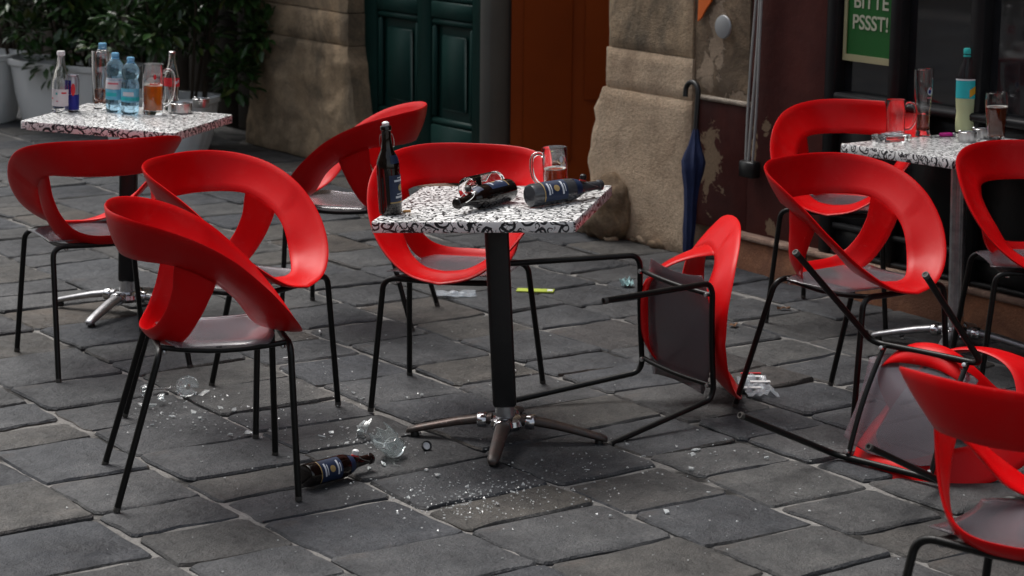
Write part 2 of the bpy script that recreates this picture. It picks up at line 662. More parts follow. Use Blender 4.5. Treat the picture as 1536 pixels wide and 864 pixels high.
def stone_geo(v0, v1, s0, s1, rnd):
    """irregular slab between course lines v0>v1 (distance from the camera side) and s0<s1"""
    g = rnd.uniform(.003, .008)
    gv = rnd.uniform(.005, .013)
    cs = [(s0 + g, v0 - gv), (s1 - g, v0 - gv), (s1 - g, v1 + gv), (s0 + g, v1 + gv)]
    jit = lambda a: rnd.uniform(-a, a)
    cs = [(a + jit(.014), b + jit(.007)) for a, b in cs]
    per = []
    so = rnd.uniform(0, 90)
    for k in range(4):
        a, b = Vector(cs[k]), Vector(cs[(k + 1) % 4])
        d = (b - a)
        nrm = Vector((-d.y, d.x)).normalized()
        L = d.length
        c0, c1 = rnd.uniform(.006, .026) / L, rnd.uniform(.006, .026) / L
        for q in (0, .2, .4, .6, .8, 1):
            f_ = c0 + (1 - c0 - c1) * q
            wv_ = noise.noise(Vector((so + k * 7, f_ * L * 11, 0))) * .010 + noise.noise(Vector((so, k * 5, f_ * L * 34))) * .005
            per.append(a + d * f_ - nrm * wv_)
    n_ = len(per)
    cen = sum(per, Vector((0, 0))) / n_
    tz = jit(.004)
    tx, ty = jit(.015), jit(.015)
    V, F = [], []
    for inset, dz in ((0, -.05), (.0, -.009), (.006, -.0025), (.020, .0)):
        for p in per:
            q = p + (cen - p).normalized() * inset
            W = P0 + U * q.x + N * q.y
            rel = q - cen
            V.append(Vector((W.x, W.y, tz + dz + rel.x * tx + rel.y * ty + (jit(.0012) if dz > -.02 else 0))))
    for r_ in range(3):
        for k in range(n_):
            k2 = (k + 1) % n_
            F.append((r_ * n_ + k, r_ * n_ + k2, (r_ + 1) * n_ + k2, (r_ + 1) * n_ + k))
    F.append(tuple(range(3 * n_, 4 * n_)))
    C = P0 + U * cen.x + N * cen.y
    return V, F, C

# course lines measured in the photograph (distance in front of the facade), then continued
vfac = N.dot(P0)
lines = [-2.455, -2.80, -3.23, -3.68, -4.06, -4.43, -4.80, -5.15, -5.50, -5.86, -6.185]
lines = [3.4 - .36 * k for k in range(16)] + lines
rnd = random.Random(21)
stones = []
for a, b in zip(lines, lines[1:]):
    if a < vfac + .01:
        continue
    s = -9.0 + rnd.uniform(0, .3)
    while s < 7.5:
        w = rnd.choice((.24, .29, .32, .35, .40)) + rnd.uniform(-.02, .02)
        stones.append(stone_geo(a - vfac, b - vfac, s, s + w, rnd))
        s += w
vis, rest = [], []
for st in stones:
    px, py, dz = project(st[2])
    (vis if (-140 < px < 1680 and 60 < py < 990 and dz > 1) else rest).append((dz, st))
vis.sort(key=lambda q: q[0])
rest += vis[298:]
vis = vis[:298]
for dz, (V, F, C) in vis:
    me = mesh_from('paving_stone', [v - C for v in V], F)
    smooth_by_angle(me, 32)
    o = put('paving_stone', me, 'paving_stone_rock', pavement)
    o.location = C
RV, RF = [], []
for dz, (V, F, C) in rest:
    if C.length > 22:
        continue
    b = len(RV)
    RV += V
    RF += [tuple(i + b for i in f) for f in F]
me = mesh_from('paving_stones_far', RV, RF)
smooth_by_angle(me, 32)
o = put('paving_stone_field', me, 'paving_stone_rock', pavement)
o['kind'] = 'stuff'

# ------------------------------------------------------------------ the old house along the street
house = thing('old_house', 'old stone house with sandstone pillars, green door and dark shopfront', 'building', Matrix.Translation(fpt(-1.5, 0, 0)))
HINV = house.matrix_world.inverted()

def hpart(name, me, mat, parent=None):
    me.transform(HINV)
    return put(name, me, mat, parent or house)

def rough_block(name, left, right, z0, z1, depth=.3, proud=0.0, amp=.012, seed=0.0, cell=.025, edge=.009):
    """stone block with a worn face; left/right give s as functions of z"""
    if not callable(left):
        lv = left
        left = lambda z: lv
    if not callable(right):
        rv = right
        right = lambda z: rv
    nz_ = max(4, int((z1 - z0) / cell))
    ns_ = max(4, int((right((z0 + z1) / 2) - left((z0 + z1) / 2)) / cell))
    V, F = [], []
    for j in range(nz_ + 1):
        z = z0 + (z1 - z0) * j / nz_
        a, b = left(z), right(z)
        for i in range(ns_ + 1):
            s = a + (b - a) * i / ns_
            e = min(s - a, b - s, z - z0, z1 - z)
            rd = edge * (1 - min(1, e / (edge * 1.8))) ** 2
            dd = -proud + rd - amp * hnoise(s, z, 6, seed) - amp * .5 * hnoise(s, z, 19, seed + 3)
            V.append(fpt(s, dd, z))
    W = ns_ + 1
    for j in range(nz_):
        for i in range(ns_):
            q = j * W + i
            F.append((q, q + 1, q + W + 1, q + W))
    loop = [i for i in range(W)] + [j * W + ns_ for j in range(1, nz_ + 1)] + [nz_ * W + i for i in range(ns_ - 1, -1, -1)] + [j * W for j in range(nz_ - 1, 0, -1)]
    b0 = len(V)
    for q in loop:
        j, i = divmod(q, W)
        z = z0 + (z1 - z0) * j / nz_
        s = left(z) + (right(z) - left(z)) * i / ns_
        V.append(fpt(s, depth, z))
    n_ = len(loop)
    for k in range(n_):
        k2 = (k + 1) % n_
        F.append((loop[k], b0 + k, b0 + k2, loop[k2]))
    F.append(tuple(range(b0, b0 + n_)))
    me = fix_normals(mesh_from(name, V, F))
    return smooth_by_angle(me, 60)

def fn_z(pairs):
    pairs = sorted(pairs)
    def f(z):
        if z <= pairs[0][0]:
            return pairs[0][1]
        for (a, sa), (b, sb) in zip(pairs, pairs[1:]):
            if z <= b:
                return sa + (sb - sa) * (z - a) / (b - a)
        return pairs[-1][1]
    return f

HTOP = 7.5
# right pillar: dressed sandstone blocks, worn left edge
lfun = fn_z([(0, -1.00), (.06, -.99), (.2, -1.05), (.32, -1.07), (.45, -1.04), (.52, -1.02), (.57, -1.035), (.62, -1.0), (.67, -.97)])
hpart('stone_block', rough_block('stone_block', lambda z: lfun(z) + .012 * hnoise(z, 0, 14), lambda z: -.335 + .01 * hnoise(z, 3, 8), .0, .672, .42, .018, .005, 1), 'sandstone')
hpart('stone_block', rough_block('stone_block', -.955, -.345, .674, .853, .42, .012, .006, 4), 'sandstone')
hpart('stone_block', rough_block('stone_block', -.945, -.355, .856, 1.32, .42, .008, .006, 7), 'sandstone_sooty')
z = 1.325
k = 0
while z < HTOP:
    hh = (.42, .36, .47)[k % 3]
    hpart('stone_block', rough_block('stone_block', -.945, -.375, z, min(z + hh - .005, HTOP), .42, .010, .012, 11 + k, .06), 'sandstone')
    z += hh
    k += 1
# left pillar
lf2 = fn_z([(0, -4.36), (.2, -4.32), (.6, -4.25), (.66, -4.22)])
rf2 = fn_z([(0, -3.05), (.15, -3.10), (.3, -3.14), (.65, -3.21)])
hpart('stone_block', rough_block('stone_block', lf2, lambda z: rf2(z) + .012 * hnoise(z, 1, 12), 0, .652, .13, .02, .020, 21), 'sandstone_sooty')
hpart('stone_block', rough_block('stone_block', -4.21, -3.215, .656, .825, .13, .012, .014, 24), 'sandstone_sooty')
z = .83
k = 0
while z < HTOP:
    hh = (.5, .42, .45)[k % 3]
    hpart('stone_block', rough_block('stone_block', -4.205, -3.22, z, min(z + hh - .005, HTOP), .13, .010, .010, 31 + k, .07), 'sandstone_sooty')
    z += hh
    k += 1
# rubble set at the foot of the right pillar
def boulder(name, s, d, z, a, b, c, seed, mat):
    bm = bmesh.new()
    bmesh.ops.create_icosphere(bm, subdivisions=4, radius=1)
    for v in bm.verts:
        n_ = 1 + .22 * noise.noise(v.co * 1.3 + Vector((seed, 0, 0))) + .10 * noise.noise(v.co * 4 + Vector((0, seed, 0))) + .05 * noise.noise(v.co * 9 + Vector((0, seed, 0)))
        v.co = fpt(s + v.co.x * a * n_, d + v.co.y * b * n_, z + v.co.z * c * n_)
    me = bpy.data.meshes.new(name)
    bm.to_mesh(me)
    bm.free()
    smooth_by_angle(me, 80)
    return me

hpart('foundation_stone', boulder('fs', -.86, -.05, .13, .135, .12, .155, 3.3, 'rubble'), 'rubble')
hpart('foundation_stone', boulder('fs', -1.04, .0, .09, .10, .10, .125, 8.1, 'rubble'), 'sandstone')
for q in range(9):
    px, py = [(905, 352), (922, 350), (938, 356), (955, 362), (972, 365), (896, 345), (945, 345), (988, 372), (915, 362)][q]
    g_ = gpt(px, py)
    rr = random.uniform(.022, .045)
    bm = bmesh.new()
    bmesh.ops.create_icosphere(bm, subdivisions=2, radius=1)
    for v in bm.verts:
        n_ = 1 + .35 * noise.noise(v.co * 1.2 + Vector((q * 3.1, 0, 0)))
        v.co = Vector((v.co.x * rr * 1.5, v.co.y * rr * 1.2, v.co.z * rr * .8)) * n_
    me = bpy.data.meshes.new('rubble_stone')
    bm.to_mesh(me)
    bm.free()
    smooth_by_angle(me, 60)
    o = put('rubble_stone', me, 'rubble' if q % 2 else 'sandstone')
    o.location = g_ + Vector((0, 0, rr * .5))
    tag(o, 'loose rubble stone lying at the foot of the sandstone pillar', 'stone', 'loose rubble stones at the pillar foot')

# rendered wall right of the blocks: brown plaster above, oxblood paint below and beyond
hpart('plaster_wall', rough_block('plaster_wall', -.37, .0, .70, HTOP, .3, -.004, .008, 41, .05), 'plaster_brown')
hpart('painted_wall', rough_block('painted_wall', -.34, .004, .14, .695, .3, -.012, .004, 44, .04), 'oxblood_paint')
hpart('painted_wall', rough_block('painted_wall', .004, .49, .14, HTOP, .3, -.012, .003, 47, .06), 'oxblood_paint')
def peel(name, spots, pale, brown, thr=.62):
    """paint worn through to plaster in blots of their own shape (s, z, half width, half height)"""
    t = NT(MATS[name])
    old = t.b.inputs['Base Color'].links[0].from_socket
    tc = t.n('TexCoord')
    dt = t.n('VectorMath', operation='DOT_PRODUCT')
    dt.inputs[1].default_value = U
    t.l(tc.outputs['Object'], dt.inputs[0])
    sp = t.n('SeparateXYZ')
    t.l(tc.outputs['Object'], sp.inputs[0])
    reg = None
    for s_, z_, a_, b_ in spots:
        e1 = t.math('DIVIDE', t.math('SUBTRACT', dt.outputs['Value'], s_ + 1.5), a_)
        e2 = t.math('DIVIDE', t.math('SUBTRACT', sp.outputs[2], z_), b_)
        r_ = t.math('SUBTRACT', 1, t.math('SQRT', t.math('ADD', t.math('MULTIPLY', e1, e1), t.math('MULTIPLY', e2, e2))), True)
        reg = r_ if reg is None else t.math('MAXIMUM', reg, r_)
    nz_ = t.noise(13, 7, .68, dist=.7)
    v = t.math('ADD', t.math('MULTIPLY', reg, .55), nz_)
    m1_ = t.ramp(v, [(thr, (0, 0, 0)), (thr + .025, (1, 1, 1))])
    m2_ = t.ramp(t.math('ADD', v, t.math('MULTIPLY', t.noise(24, 5, .6), .35)), [(thr + .27, (0, 0, 0)), (thr + .32, (1, 1, 1))])
    under = t.mix(m2_, brown, pale)
    under = t.mix(.7, under, t.ramp(t.noise(90, 4, .7), [(.25, (.6, .6, .6)), (.7, (1.25, 1.25, 1.25))]), 'MULTIPLY')
    set_color(t, t.mix(m1_, old, under))
    bp = [n_ for n_ in t.t.nodes if n_.type == 'BUMP'][0]
    hs = bp.inputs['Height'].links[0].from_socket
    t.l(t.math('SUBTRACT', hs, t.math('MULTIPLY', m1_, 1.6)), bp.inputs['Height'])

peel('oxblood_paint', [(-.24, .43, .16, .34), (.05, .5, .05, .20), (.16, .20, .09, .09), (.12, .62, .06, .1)], (.40, .34, .26), (.24, .165, .105), .80)
peel('plaster_brown', [(-.20, 1.0, .10, .34), (-.26, .80, .10, .14), (-.05, .72, .12, .05)], (.52, .44, .36), (.36, .27, .19), .74)
hpart('mortar_edge', rough_block('mortar_edge', -.31, .015, .684, .706, .2, -.001, .012, 49, .008, .006), 'plaster_pale')

# plinth with a pale ledge
pl = hpart('plinth', rough_block('plinth', -.03, 6.0, -.05, .128, .3, .022, .004, 51, .06, .008), 'plinth_stone')
hpart('ledge', fbox('ledge', -.035, 6.0, -.034, .2, .131, .155, .004), 'plinth_ledge', pl)

# shopfront: black timber frame, panels, glass
def shop(name, me, mat, parent=None):
    return hpart(name, me, mat, parent)

front = hpart('shopfront_frame', fbox('shopfront_frame', .493, .555, -.02, .12, .157, 2.6, .006), 'black_paint')
shop('mullion', fbox('mullion', .845, .905, -.018, .12, .157, 2.6, .006), 'black_paint', front)
shop('mullion', fbox('mullion', 1.262, 1.33, -.018, .12, .157, 2.6, .006), 'black_paint', front)
shop('mullion', fbox('mullion', 1.75, 1.82, -.018, .12, .157, 2.6, .006), 'black_paint', front)
shop('mullion', fbox('mullion', 2.5, 2.57, -.018, .12, .157, 2.6, .006), 'black_paint', front)
shop('sill', fbox('sill', .56, 2.5, -.034, .1, .775, .808, .008), 'black_paint', front)
shop('rail', fbox('rail', .56, 2.5, -.012, .1, .26, .285, .005), 'black_paint', front)
shop('rail', fbox('rail', .56, 2.5, -.014, .1, .159, .178, .005), 'black_paint', front)
for a, b in ((.556, .844), (.906, 1.261), (1.331, 1.749), (1.821, 2.499)):
    shop('panel', fbox('panel', a, b, .012, .06, .286, .774, .004), 'black_paint', front)
    shop('panel', fbox('panel', a, b, .010, .06, .179, .259, .004), 'black_paint', front)
    shop('pane', fbox('pane', a, b, .03, .045, .809, 2.55), 'window_pane', front)
shop('transom', fbox('transom', .493, 2.57, -.022, .12, 2.603, 2.75, .01), 'black_paint', front)
hpart('painted_wall', fbox('painted_wall', .493, 2.57, -.01, .3, 2.753, HTOP), 'oxblood_paint')
hpart('painted_wall', fbox('painted_wall', 2.573, 6.0, -.01, .3, .157, HTOP), 'oxblood_paint')
hpart('shop_back_wall', fbox('shop_back_wall', .493, 2.57, .9, 1.0, .1, 2.8), 'dark_wood')

# portal between the pillars: panelled green door, grey post, orange leaf standing open
gd = hpart('green_door', fbox('green_door', -3.45, -2.072, .135, .18, .02, 2.9), 'green_paint')
for a, b in ((-3.45, -3.10), (-2.70, -2.575), (-2.195, -2.074)):
    hpart('stile', fbox('stile', a, b, .100, .134, .02, 2.9, .006), 'green_paint', gd)
for z0, z1 in ((.02, .31), (.855, .94), (1.5, 1.62), (2.7, 2.9)):
    for a, b in ((-3.099, -2.701), (-2.574, -2.196)):
        hpart('rail', fbox('rail', a, b, .102, .134, z0, z1, .006), 'green_paint', gd)
for z0, z1 in ((.311, .854), (.941, 1.499), (1.621, 2.699)):
    for a, b in ((-3.099, -2.701), (-2.574, -2.196)):
        hpart('moulding', fbox('moulding', a, b, .106, .134, z0, z0 + .035, .010), 'green_paint', gd)
        hpart('moulding', fbox('moulding', a, b, .106, .134, z1 - .035, z1, .010), 'green_paint', gd)
        hpart('moulding', fbox('moulding', a, a + .035, .107, .134, z0 + .036, z1 - .036, .010), 'green_paint', gd)
        hpart('moulding', fbox('moulding', b - .035, b, .107, .134, z0 + .036, z1 - .036, .010), 'green_paint', gd)
        hpart('panel', fbox('panel', a + .08, b - .08, .114, .134, z0 + .08, z1 - .08, .012), 'green_paint', gd)
hpart('door_post', fbox('door_post', -2.068, -1.972, .06, .2, .0, 2.95, .008), 'grey_post')
# orange leaf: stands square to the street, from the post towards the right pillar
px0, py0 = fpt(-1.972, .16, 0).x + .02, fpt(-1.972, .16, 0).y
om = box('orange_leaf', px0, px0 + .85, py0 - .02, py0 + .02, .03, 2.9)
og = hpart('orange_leaf', om, 'orange_paint')
dx = px0 + .36
for nm, a in (('leaf_panel', (dx, px0 + .83, .50, 1.45)), ('leaf_panel', (px0 + .06, dx - .06, .20, 2.6))):
    hpart(nm, box(nm, a[0], a[1], py0 - .034, py0 - .021, a[2], a[3], .005), 'orange_paint', og)
for q in range(4):
    zz = .555 + q * .026
    hpart('vent_slat', box('vent_slat', px0 + .47, px0 + .57, py0 - .041, py0 - .035, zz, zz + .012), 'dark_wood', og)
hpart('portal_back_wall', fbox('portal_back_wall', -4.2, -.2, .95, 1.0, 0, 3.2), 'dark_wood')
hpart('portal_side_wall', fbox('portal_side_wall', -4.2, -3.46, .14, .19, 0, 3.2), 'dark_wood')
hpart('lintel', fbox('lintel', -3.215, -.95, .0, .5, 2.96, 3.4, .02), 'sandstone')
hpart('wall', fbox('wall', -3.21, -.95, .03, .5, 3.402, HTOP), 'wall_render')
hpart('door_step', fbox('door_step', -3.04, -1.08, .02, .8, -.03, .018, .006), 'plinth_ledge')
# wall left of the left pillar, behind the shrubs: timber shutters in a dark bay
for q in range(16):
    a = -9.4 + q * .32
    if a + .318 < -4.22:
        hpart('board', fbox('board', a, a + .312, .24, .30, .0, 2.7, .006), 'dark_wood')
hpart('wall', fbox('wall', -9.4, -4.22, .05, .4, 2.703, HTOP), 'wall_render')
hpart('wall', fbox('wall', -9.4, -4.22, .305, .4, .0, 2.70), 'dark_wood')

# unseen house across the street, behind the photographer: added to shade the street canyon
opp = thing('unseen_shade_house', 'unseen plain house front across the narrow street, added to shade it', 'building', Matrix.Translation(fpt(-1.5, -10.6, 0)))
me = fbox('wall', -12, 10, -11.4, -10.6, -.02, 6.6)
me.transform(opp.matrix_world.inverted())
put('wall', me, 'wall_render', opp)
for q in range(7):
    for zz in (1.0, 4.2):
        me = fbox('window', -10 + q * 2.7, -8.9 + q * 2.7, -10.598, -10.56, zz, zz + 1.7)
        me.transform(opp.matrix_world.inverted())
        put('window', me, 'window_pane', opp)

# ------------------------------------------------------------------ fittings on the wall
# sign
s0, s1, z0, z1 = .572, .836, .935, 1.62
sg = thing('sign_board', 'green notice board with cream border and white letters in the shop window', 'sign', Matrix.Translation(fpt((s0 + s1) / 2, -.0, z0)))
SI = sg.matrix_world.inverted()
def spart(nm, me, mat):
    me.transform(SI)
    return put(nm, me, mat, sg)
spart('board', fbox('board', s0, s1, .008, .014, z0, z1), 'sign_green')
b_ = .016
spart('border', fbox('border', s0, s1, .002, .007, z0, z0 + .026), 'sign_cream')
spart('border', fbox('border', s0, s0 + b_, .002, .007, z0 + .0262, z1), 'sign_cream')
def letters(txt, sc_, zc, size, mat, width):
    cu = bpy.data.curves.new('letters', 'FONT')
    cu.body = txt
    cu.size = size
    cu.align_x = 'CENTER'
    cu.extrude = .0006
    cu.offset = .0012
    tmp = bpy.data.objects.new('tmp', cu)
    col.objects.link(tmp)
    dg = bpy.context.evaluated_depsgraph_get()
    me = bpy.data.meshes.new_from_object(tmp.evaluated_get(dg))
    bpy.data.objects.remove(tmp)
    xs = [v.co.x for v in me.vertices]
    kx = width / (max(xs) - min(xs))
    for v in me.vertices:
        v.co = fpt(sc_ + v.co.x * kx, .0065 - v.co.z, zc + v.co.y)
    me.materials.clear()
    return me
sc_ = (s0 + s1) / 2 + .012
ltop = fsz(1300, 24)[1]
lbot = fsz(1300, 45)[1]
print('letters', lbot, ltop)
LH = (ltop - lbot) / .72
spart('letters', letters('PSSST!', sc_, lbot, LH * 1.05, 'letter_cream', .195), 'letter_cream')
spart('letters', letters('BITTE', sc_, fsz(1300, 13)[1], LH * 1.05, 'letter_cream', .19), 'letter_cream')

# grey cables and box
cb = thing('wall_cables', 'bundle of grey cables running down the oxblood wall to a small box', 'cable', Matrix.Translation(fpt(.08, 0, .4)))
CI = cb.matrix_world.inverted()
for q, (st, sb, r_) in enumerate(((.076, .040, .0055), (.102, .070, .0065), (.128, .092, .0055))):
    pts = []
    for k in range(15):
        zz = .46 + k * .2
        f_ = min(1, (zz - .46) / .75)
        pts.append(fpt(sb + (st - sb) * f_ + .006 * sin(zz * 6 + q * 2), -.024 - .004 * q, zz))
    me = tube('cable', catmull(pts, 3), r_, 8)
    me.transform(CI)
    put('cable', me, 'cable_grey', cb)
me = fbox('junction_box', .025, .115, -.05, -.001, .40, .468, .006)
me.transform(CI)
put('junction_box', me, 'black_plastic', cb)
# round zinc cap and orange sticker
me = lathe('cap', [(0, 0), (.046, 0), (.05, .006), (.047, .013), (.030, .017), (0, .018)], 28)
X = U.cross(Vector((0, 0, 1))).normalized()
rotN = Matrix((U, Vector((0, 0, 1)), N)).transposed().to_4x4()
s_, z_ = fsz(1090, 40)
o = put('drain_cover', me, 'zinc')
o.matrix_world = Matrix.Translation(fpt(s_, -.012, z_)) @ rotN
tag(o, 'round dull metal cap set in the peeling plaster', 'cap')
def flat_poly(name, pix, d, thick, mat):
    pts = [fsz(x, y) for x, y in pix]
    n_ = len(pts)
    V = [fpt(a, d, b) for a, b in pts] + [fpt(a, d + thick, b) for a, b in pts]
    F = [tuple(range(n_)), tuple(range(2 * n_ - 1, n_ - 1, -1))] + [(k, k + n_, (k + 1) % n_ + n_, (k + 1) % n_) for k in range(n_)]
    return put(name, fix_normals(mesh_from(name, V, F)), mat)
o = flat_poly('torn_sticker', [(1054, -60), (1050, 32), (1055, 27), (1062, 14), (1070, 2), (1074, -8), (1076, -60)], -.014, .008, 'orange_vinyl')
tag(o, 'torn orange sign remnant on the plaster above the metal cap', 'sign')

# umbrella leaning on the pillar
bot = fpt(fsz(1031, 372, -.16)[0], -.16, .03)
top = fpt(fsz(1046, 160, -.05)[0], -.05, .67)
ax = (top - bot).normalized()
umb = thing('umbrella', 'folded blue umbrella with black hooked handle leaning against the wall', 'umbrella', Matrix.Translation(bot))
UI = umb.matrix_world.inverted()
def upart(nm, me, mat):
    me.transform(UI)
    return put(nm, me, mat, umb)
L_ = (top - bot).length
pr = [(.0, .012), (.06, .022), (.2, .026), (.36, .028), (.46, .032), (.56, .046), (.63, .050), (.68, .040), (.74, .026), (.80, .018), (.84, .013)]
V, F = [], []
sg_ = 28
x_ = ax.cross(N).normalized()
y_ = ax.cross(x_)
for j, (f_, r_) in enumerate(pr):
    for k in range(sg_):
        a = 2 * pi * k / sg_
        rr = .92 * r_ * (1 + .18 * cos(7 * a + f_ * 7) + .05 * noise.noise(Vector((a, f_ * 9, 2))))
        V.append(bot + ax * (f_ * L_) + (x_ * cos(a) + y_ * sin(a)) * rr)
for j in range(len(pr) - 1):
    for k in range(sg_):
        k2 = (k + 1) % sg_
        F.append((j * sg_ + k, j * sg_ + k2, (j + 1) * sg_ + k2, (j + 1) * sg_ + k))
F.append(tuple(range(sg_)))
F.append(tuple(range((len(pr) - 1) * sg_, len(pr) * sg_)))
upart('canopy', smooth_by_angle(fix_normals(mesh_from('canopy', V, F)), 60), 'umbrella_cloth')
upart('tip', tube('tip', [bot - ax * .03, bot + ax * .02], [.004, .006], 8), 'black_plastic')
pts = [bot + ax * (L_ * .82), bot + ax * (L_ * 1.0)]
hook = [top + ax * .02]
for k in range(9):
    a = pi * k / 8
    hook.append(top + ax * (.05 + .042 * sin(a)) - U * (.042 * (1 - cos(a))))
hook.append(hook[-1] - ax * .025)
upart('handle', tube('handle', catmull(pts + hook, 3), .0115, 10), 'black_plastic')

# ------------------------------------------------------------------ planters and shrubs
def planter(label, px, py, w, dpt, hgt, ribs, rz):
    base = gpt(px, py)
    p = thing('planter', label, 'planter', Matrix.Translation(base) @ Matrix.Rotation(rz, 4, 'Z'), 'grey planters along the house')
    V, F = [], []
    lv = [(0, .80), (.04, .84), (hgt * .5, .93), (hgt - .04, .985), (hgt - .03, 1.03), (hgt, 1.04), (hgt, .95), (hgt - .05, .93)]
    sg2 = 64
    for z, f_ in lv:
        for k in range(sg2):
            a = 2 * pi * k / sg2
            e = 3.5
            cx_, sx_ = cos(a), sin(a)
            rr = (abs(cx_) ** e + abs(sx_) ** e) ** (-1 / e)
            rib = 1 + (.02 * cos(sg2 / 4 * a * 1.0) if ribs and .03 < z < hgt - .05 else 0)
            V.append((cx_ * rr * w / 2 * f_ * rib, sx_ * rr * dpt / 2 * f_ * rib, z))
    for j in range(len(lv) - 1):
        for k in range(sg2):
            k2 = (k + 1) % sg2
            F.append((j * sg2 + k, j * sg2 + k2, (j + 1) * sg2 + k2, (j + 1) * sg2 + k))
    F.append(tuple(range(sg2))[::-1])
    put('pot', smooth_by_angle(mesh_from('pot', V, F), 40), 'planter_grey', p)
    put('soil', mesh_from('soil', [(cos(2 * pi * k / 32) * w * .44, sin(2 * pi * k / 32) * dpt * .44, hgt - .045) for k in range(32)], [tuple(range(32))]), 'soil', p)
    return base, p

def shrub(label, base, w, d, z0, z1, n, seed, mat):
    r_ = random.Random(seed)
    sh = thing('shrub', label, 'shrub', Matrix.Translation(base), 'evergreen shrubs in the planters')
    V, F = [], []
    stems = []
    for q in range(9):
        tp = Vector((r_.uniform(-.8, .8) * w / 2, r_.uniform(-.6, .6) * d / 2, r_.uniform(.6, 1) * (z1 - z0) + z0))
        bt = Vector((tp.x * .3, tp.y * .3, z0 - .06))
        md = bt.lerp(tp, .5) + Vector((r_.uniform(-.06, .06), r_.uniform(-.06, .06), .03))
        put('stem', tube('stem', catmull([bt, md, tp], 4), [.011 - .0009 * i for i in range(9)], 6), 'bark', sh)
        stems.append((bt, md, tp))
    clumps = []
    for q in range(46):
        bt, md, tp = r_.choice(stems)
        f_ = r_.uniform(.25, 1.05)
        c_ = bt.lerp(tp, f_) + Vector((r_.gauss(0, w * .20), r_.gauss(0, d * .22), r_.gauss(0, .10)))
        c_.z = max(z0 - .02, c_.z)
        clumps.append((c_, r_.uniform(.07, .15)))
    for q in range(n):
        c_, cr = r_.choice(clumps)
        dv = Vector((r_.gauss(0, 1), r_.gauss(0, 1), r_.gauss(0, .9)))
        p = c_ + dv.normalized() * cr * (r_.random() ** .45)
        if p.z < z0 - .10:
            p.z = z0 + abs(p.z)
        ln = r_.uniform(.05, .10)
        wd = ln * r_.uniform(.40, .52)
        dr = (dv.normalized() + Vector((r_.uniform(-.6, .6), r_.uniform(-.6, .6), r_.uniform(-.3, .5)))).normalized()
        sd = dr.cross(Vector((r_.uniform(-.4, .4), r_.uniform(-.4, .4), 1))).normalized()
        nu = sd.cross(dr)
        b = len(V)
        V += [p, p + dr * ln * .35 + sd * wd / 2 + nu * .004, p + dr * ln * .75 + sd * wd * .36 + nu * .003, p + dr * ln - nu * .008,
              p + dr * ln * .75 - sd * wd * .36 + nu * .003, p + dr * ln * .35 - sd * wd / 2 + nu * .004, p + dr * ln * .5 - nu * .004]
        F += [(b, b + 1, b + 6), (b + 1, b + 2, b + 6), (b + 2, b + 3, b + 6), (b + 3, b + 4, b + 6), (b + 4, b + 5, b + 6), (b + 5, b, b + 6)]
    o = put('foliage', mesh_from('foliage', V, F, True), mat, sh)
    o['kind'] = 'stuff'
    return sh

ang = atan2(U.y, U.x)
back = -N * .34
base, p = planter('ribbed grey planter with rounded corners behind the table of water bottles', 240, 224, .66, .40, .31, True, ang * .3)
shrub('glossy evergreen shrub in the ribbed planter beside the dark bay', base + back * .5, .85, .5, .31, 1.75, 4200, 3, 'leaf_dark')
base, p = planter('smooth pale planter with slanting rim beside the ribbed one', 118, 192, .92, .42, .40, False, ang * .62)
shrub('glossy evergreen shrub in the smooth planter with slanting rim', base + back, 1.0, .5, .42, 1.8, 4600, 5, 'leaf_mid')
base, p = planter('smooth pale planter at the end of the row away from the pillar', -45, 180, .66, .46, .42, False, ang * .3)
shrub('glossy evergreen shrub in the planter at the end away from the pillar', base + back, 1.0, .5, .44, 1.8, 4200, 8, 'leaf_dark')
shrub('tall evergreen shrub growing close to the boarded bay', fpt(-5.35, -.55, 0), .9, .5, .25, 1.9, 3600, 9, 'leaf_dark')

# ------------------------------------------------------------------ chairs
def interp(tab, x):
    for (a, va), (b, vb) in zip(tab, tab[1:]):
        if x <= b:
            u_ = (x - a) / (b - a)
            return va + (vb - va) * u_
    return tab[-1][1]

def smooth_tab(tab):
    """Catmull-Rom resample of a table"""
    pts = [Vector((a, b, 0)) for a, b in tab]
    c_ = catmull(pts, 8)
    return [(p.x, p.y) for p in c_]

RIMZ = smooth_tab([(0, .798), (22, .798), (40, .793), (60, .776), (80, .744), (100, .690), (120, .608), (140, .520), (160, .456), (180, .434)])
INZ = smooth_tab([(0, .677), (30, .677), (55, .673), (70, .657), (85, .632), (100, .602), (115, .562), (128, .518), (140, .488), (160, .462), (180, .455)])
INSET = smooth_tab([(0, .034), (30, .044), (55, .068), (80, .084), (100, .095), (118, .106), (135, .110), (150, .104), (165, .092), (180, .086)])

def plan(phi, ax_, ay_, oy):
    a = radians(phi)
    e = 2.25
    c_, s_ = cos(a), sin(a)
    rr = (abs(c_) ** e + abs(s_) ** e) ** (-1 / e)
    return Vector((ax_ * s_ * rr, oy - ay_ * c_ * rr, 0))

def shell_pt(phi, t_):
    """t 0 rim .. 1 inner edge of the band .. 2 seat ring"""
    p = abs(phi)
    R_ = plan(phi, .288, .266, -.012) + Vector((0, 0, interp(RIMZ, p)))
    i_ = interp(INSET, p)
    I_ = plan(phi, .288 - i_, .266 - i_, -.012) + Vector((0, 0, interp(INZ, p)))
    B_ = plan(phi, .188, .212, -.004) + Vector((0, 0, .372))
    C_ = plan(phi, .100, .100, .0) + Vector((0, 0, .438))
    a = radians(phi)
    out_ = Vector((sin(a), -cos(a), 0))
    if t_ <= 1:
        q = R_.lerp(I_, t_)
        f_ = sin(pi * max(0, t_))
        return q + out_ * (.007 * f_) + Vector((0, 0, -.006 * f_ if p > 100 else 0))
    u_ = (t_ - 1) / 2
    return I_ * (1 - u_) ** 2 + B_ * (2 * u_ * (1 - u_)) + C_ * u_ ** 2

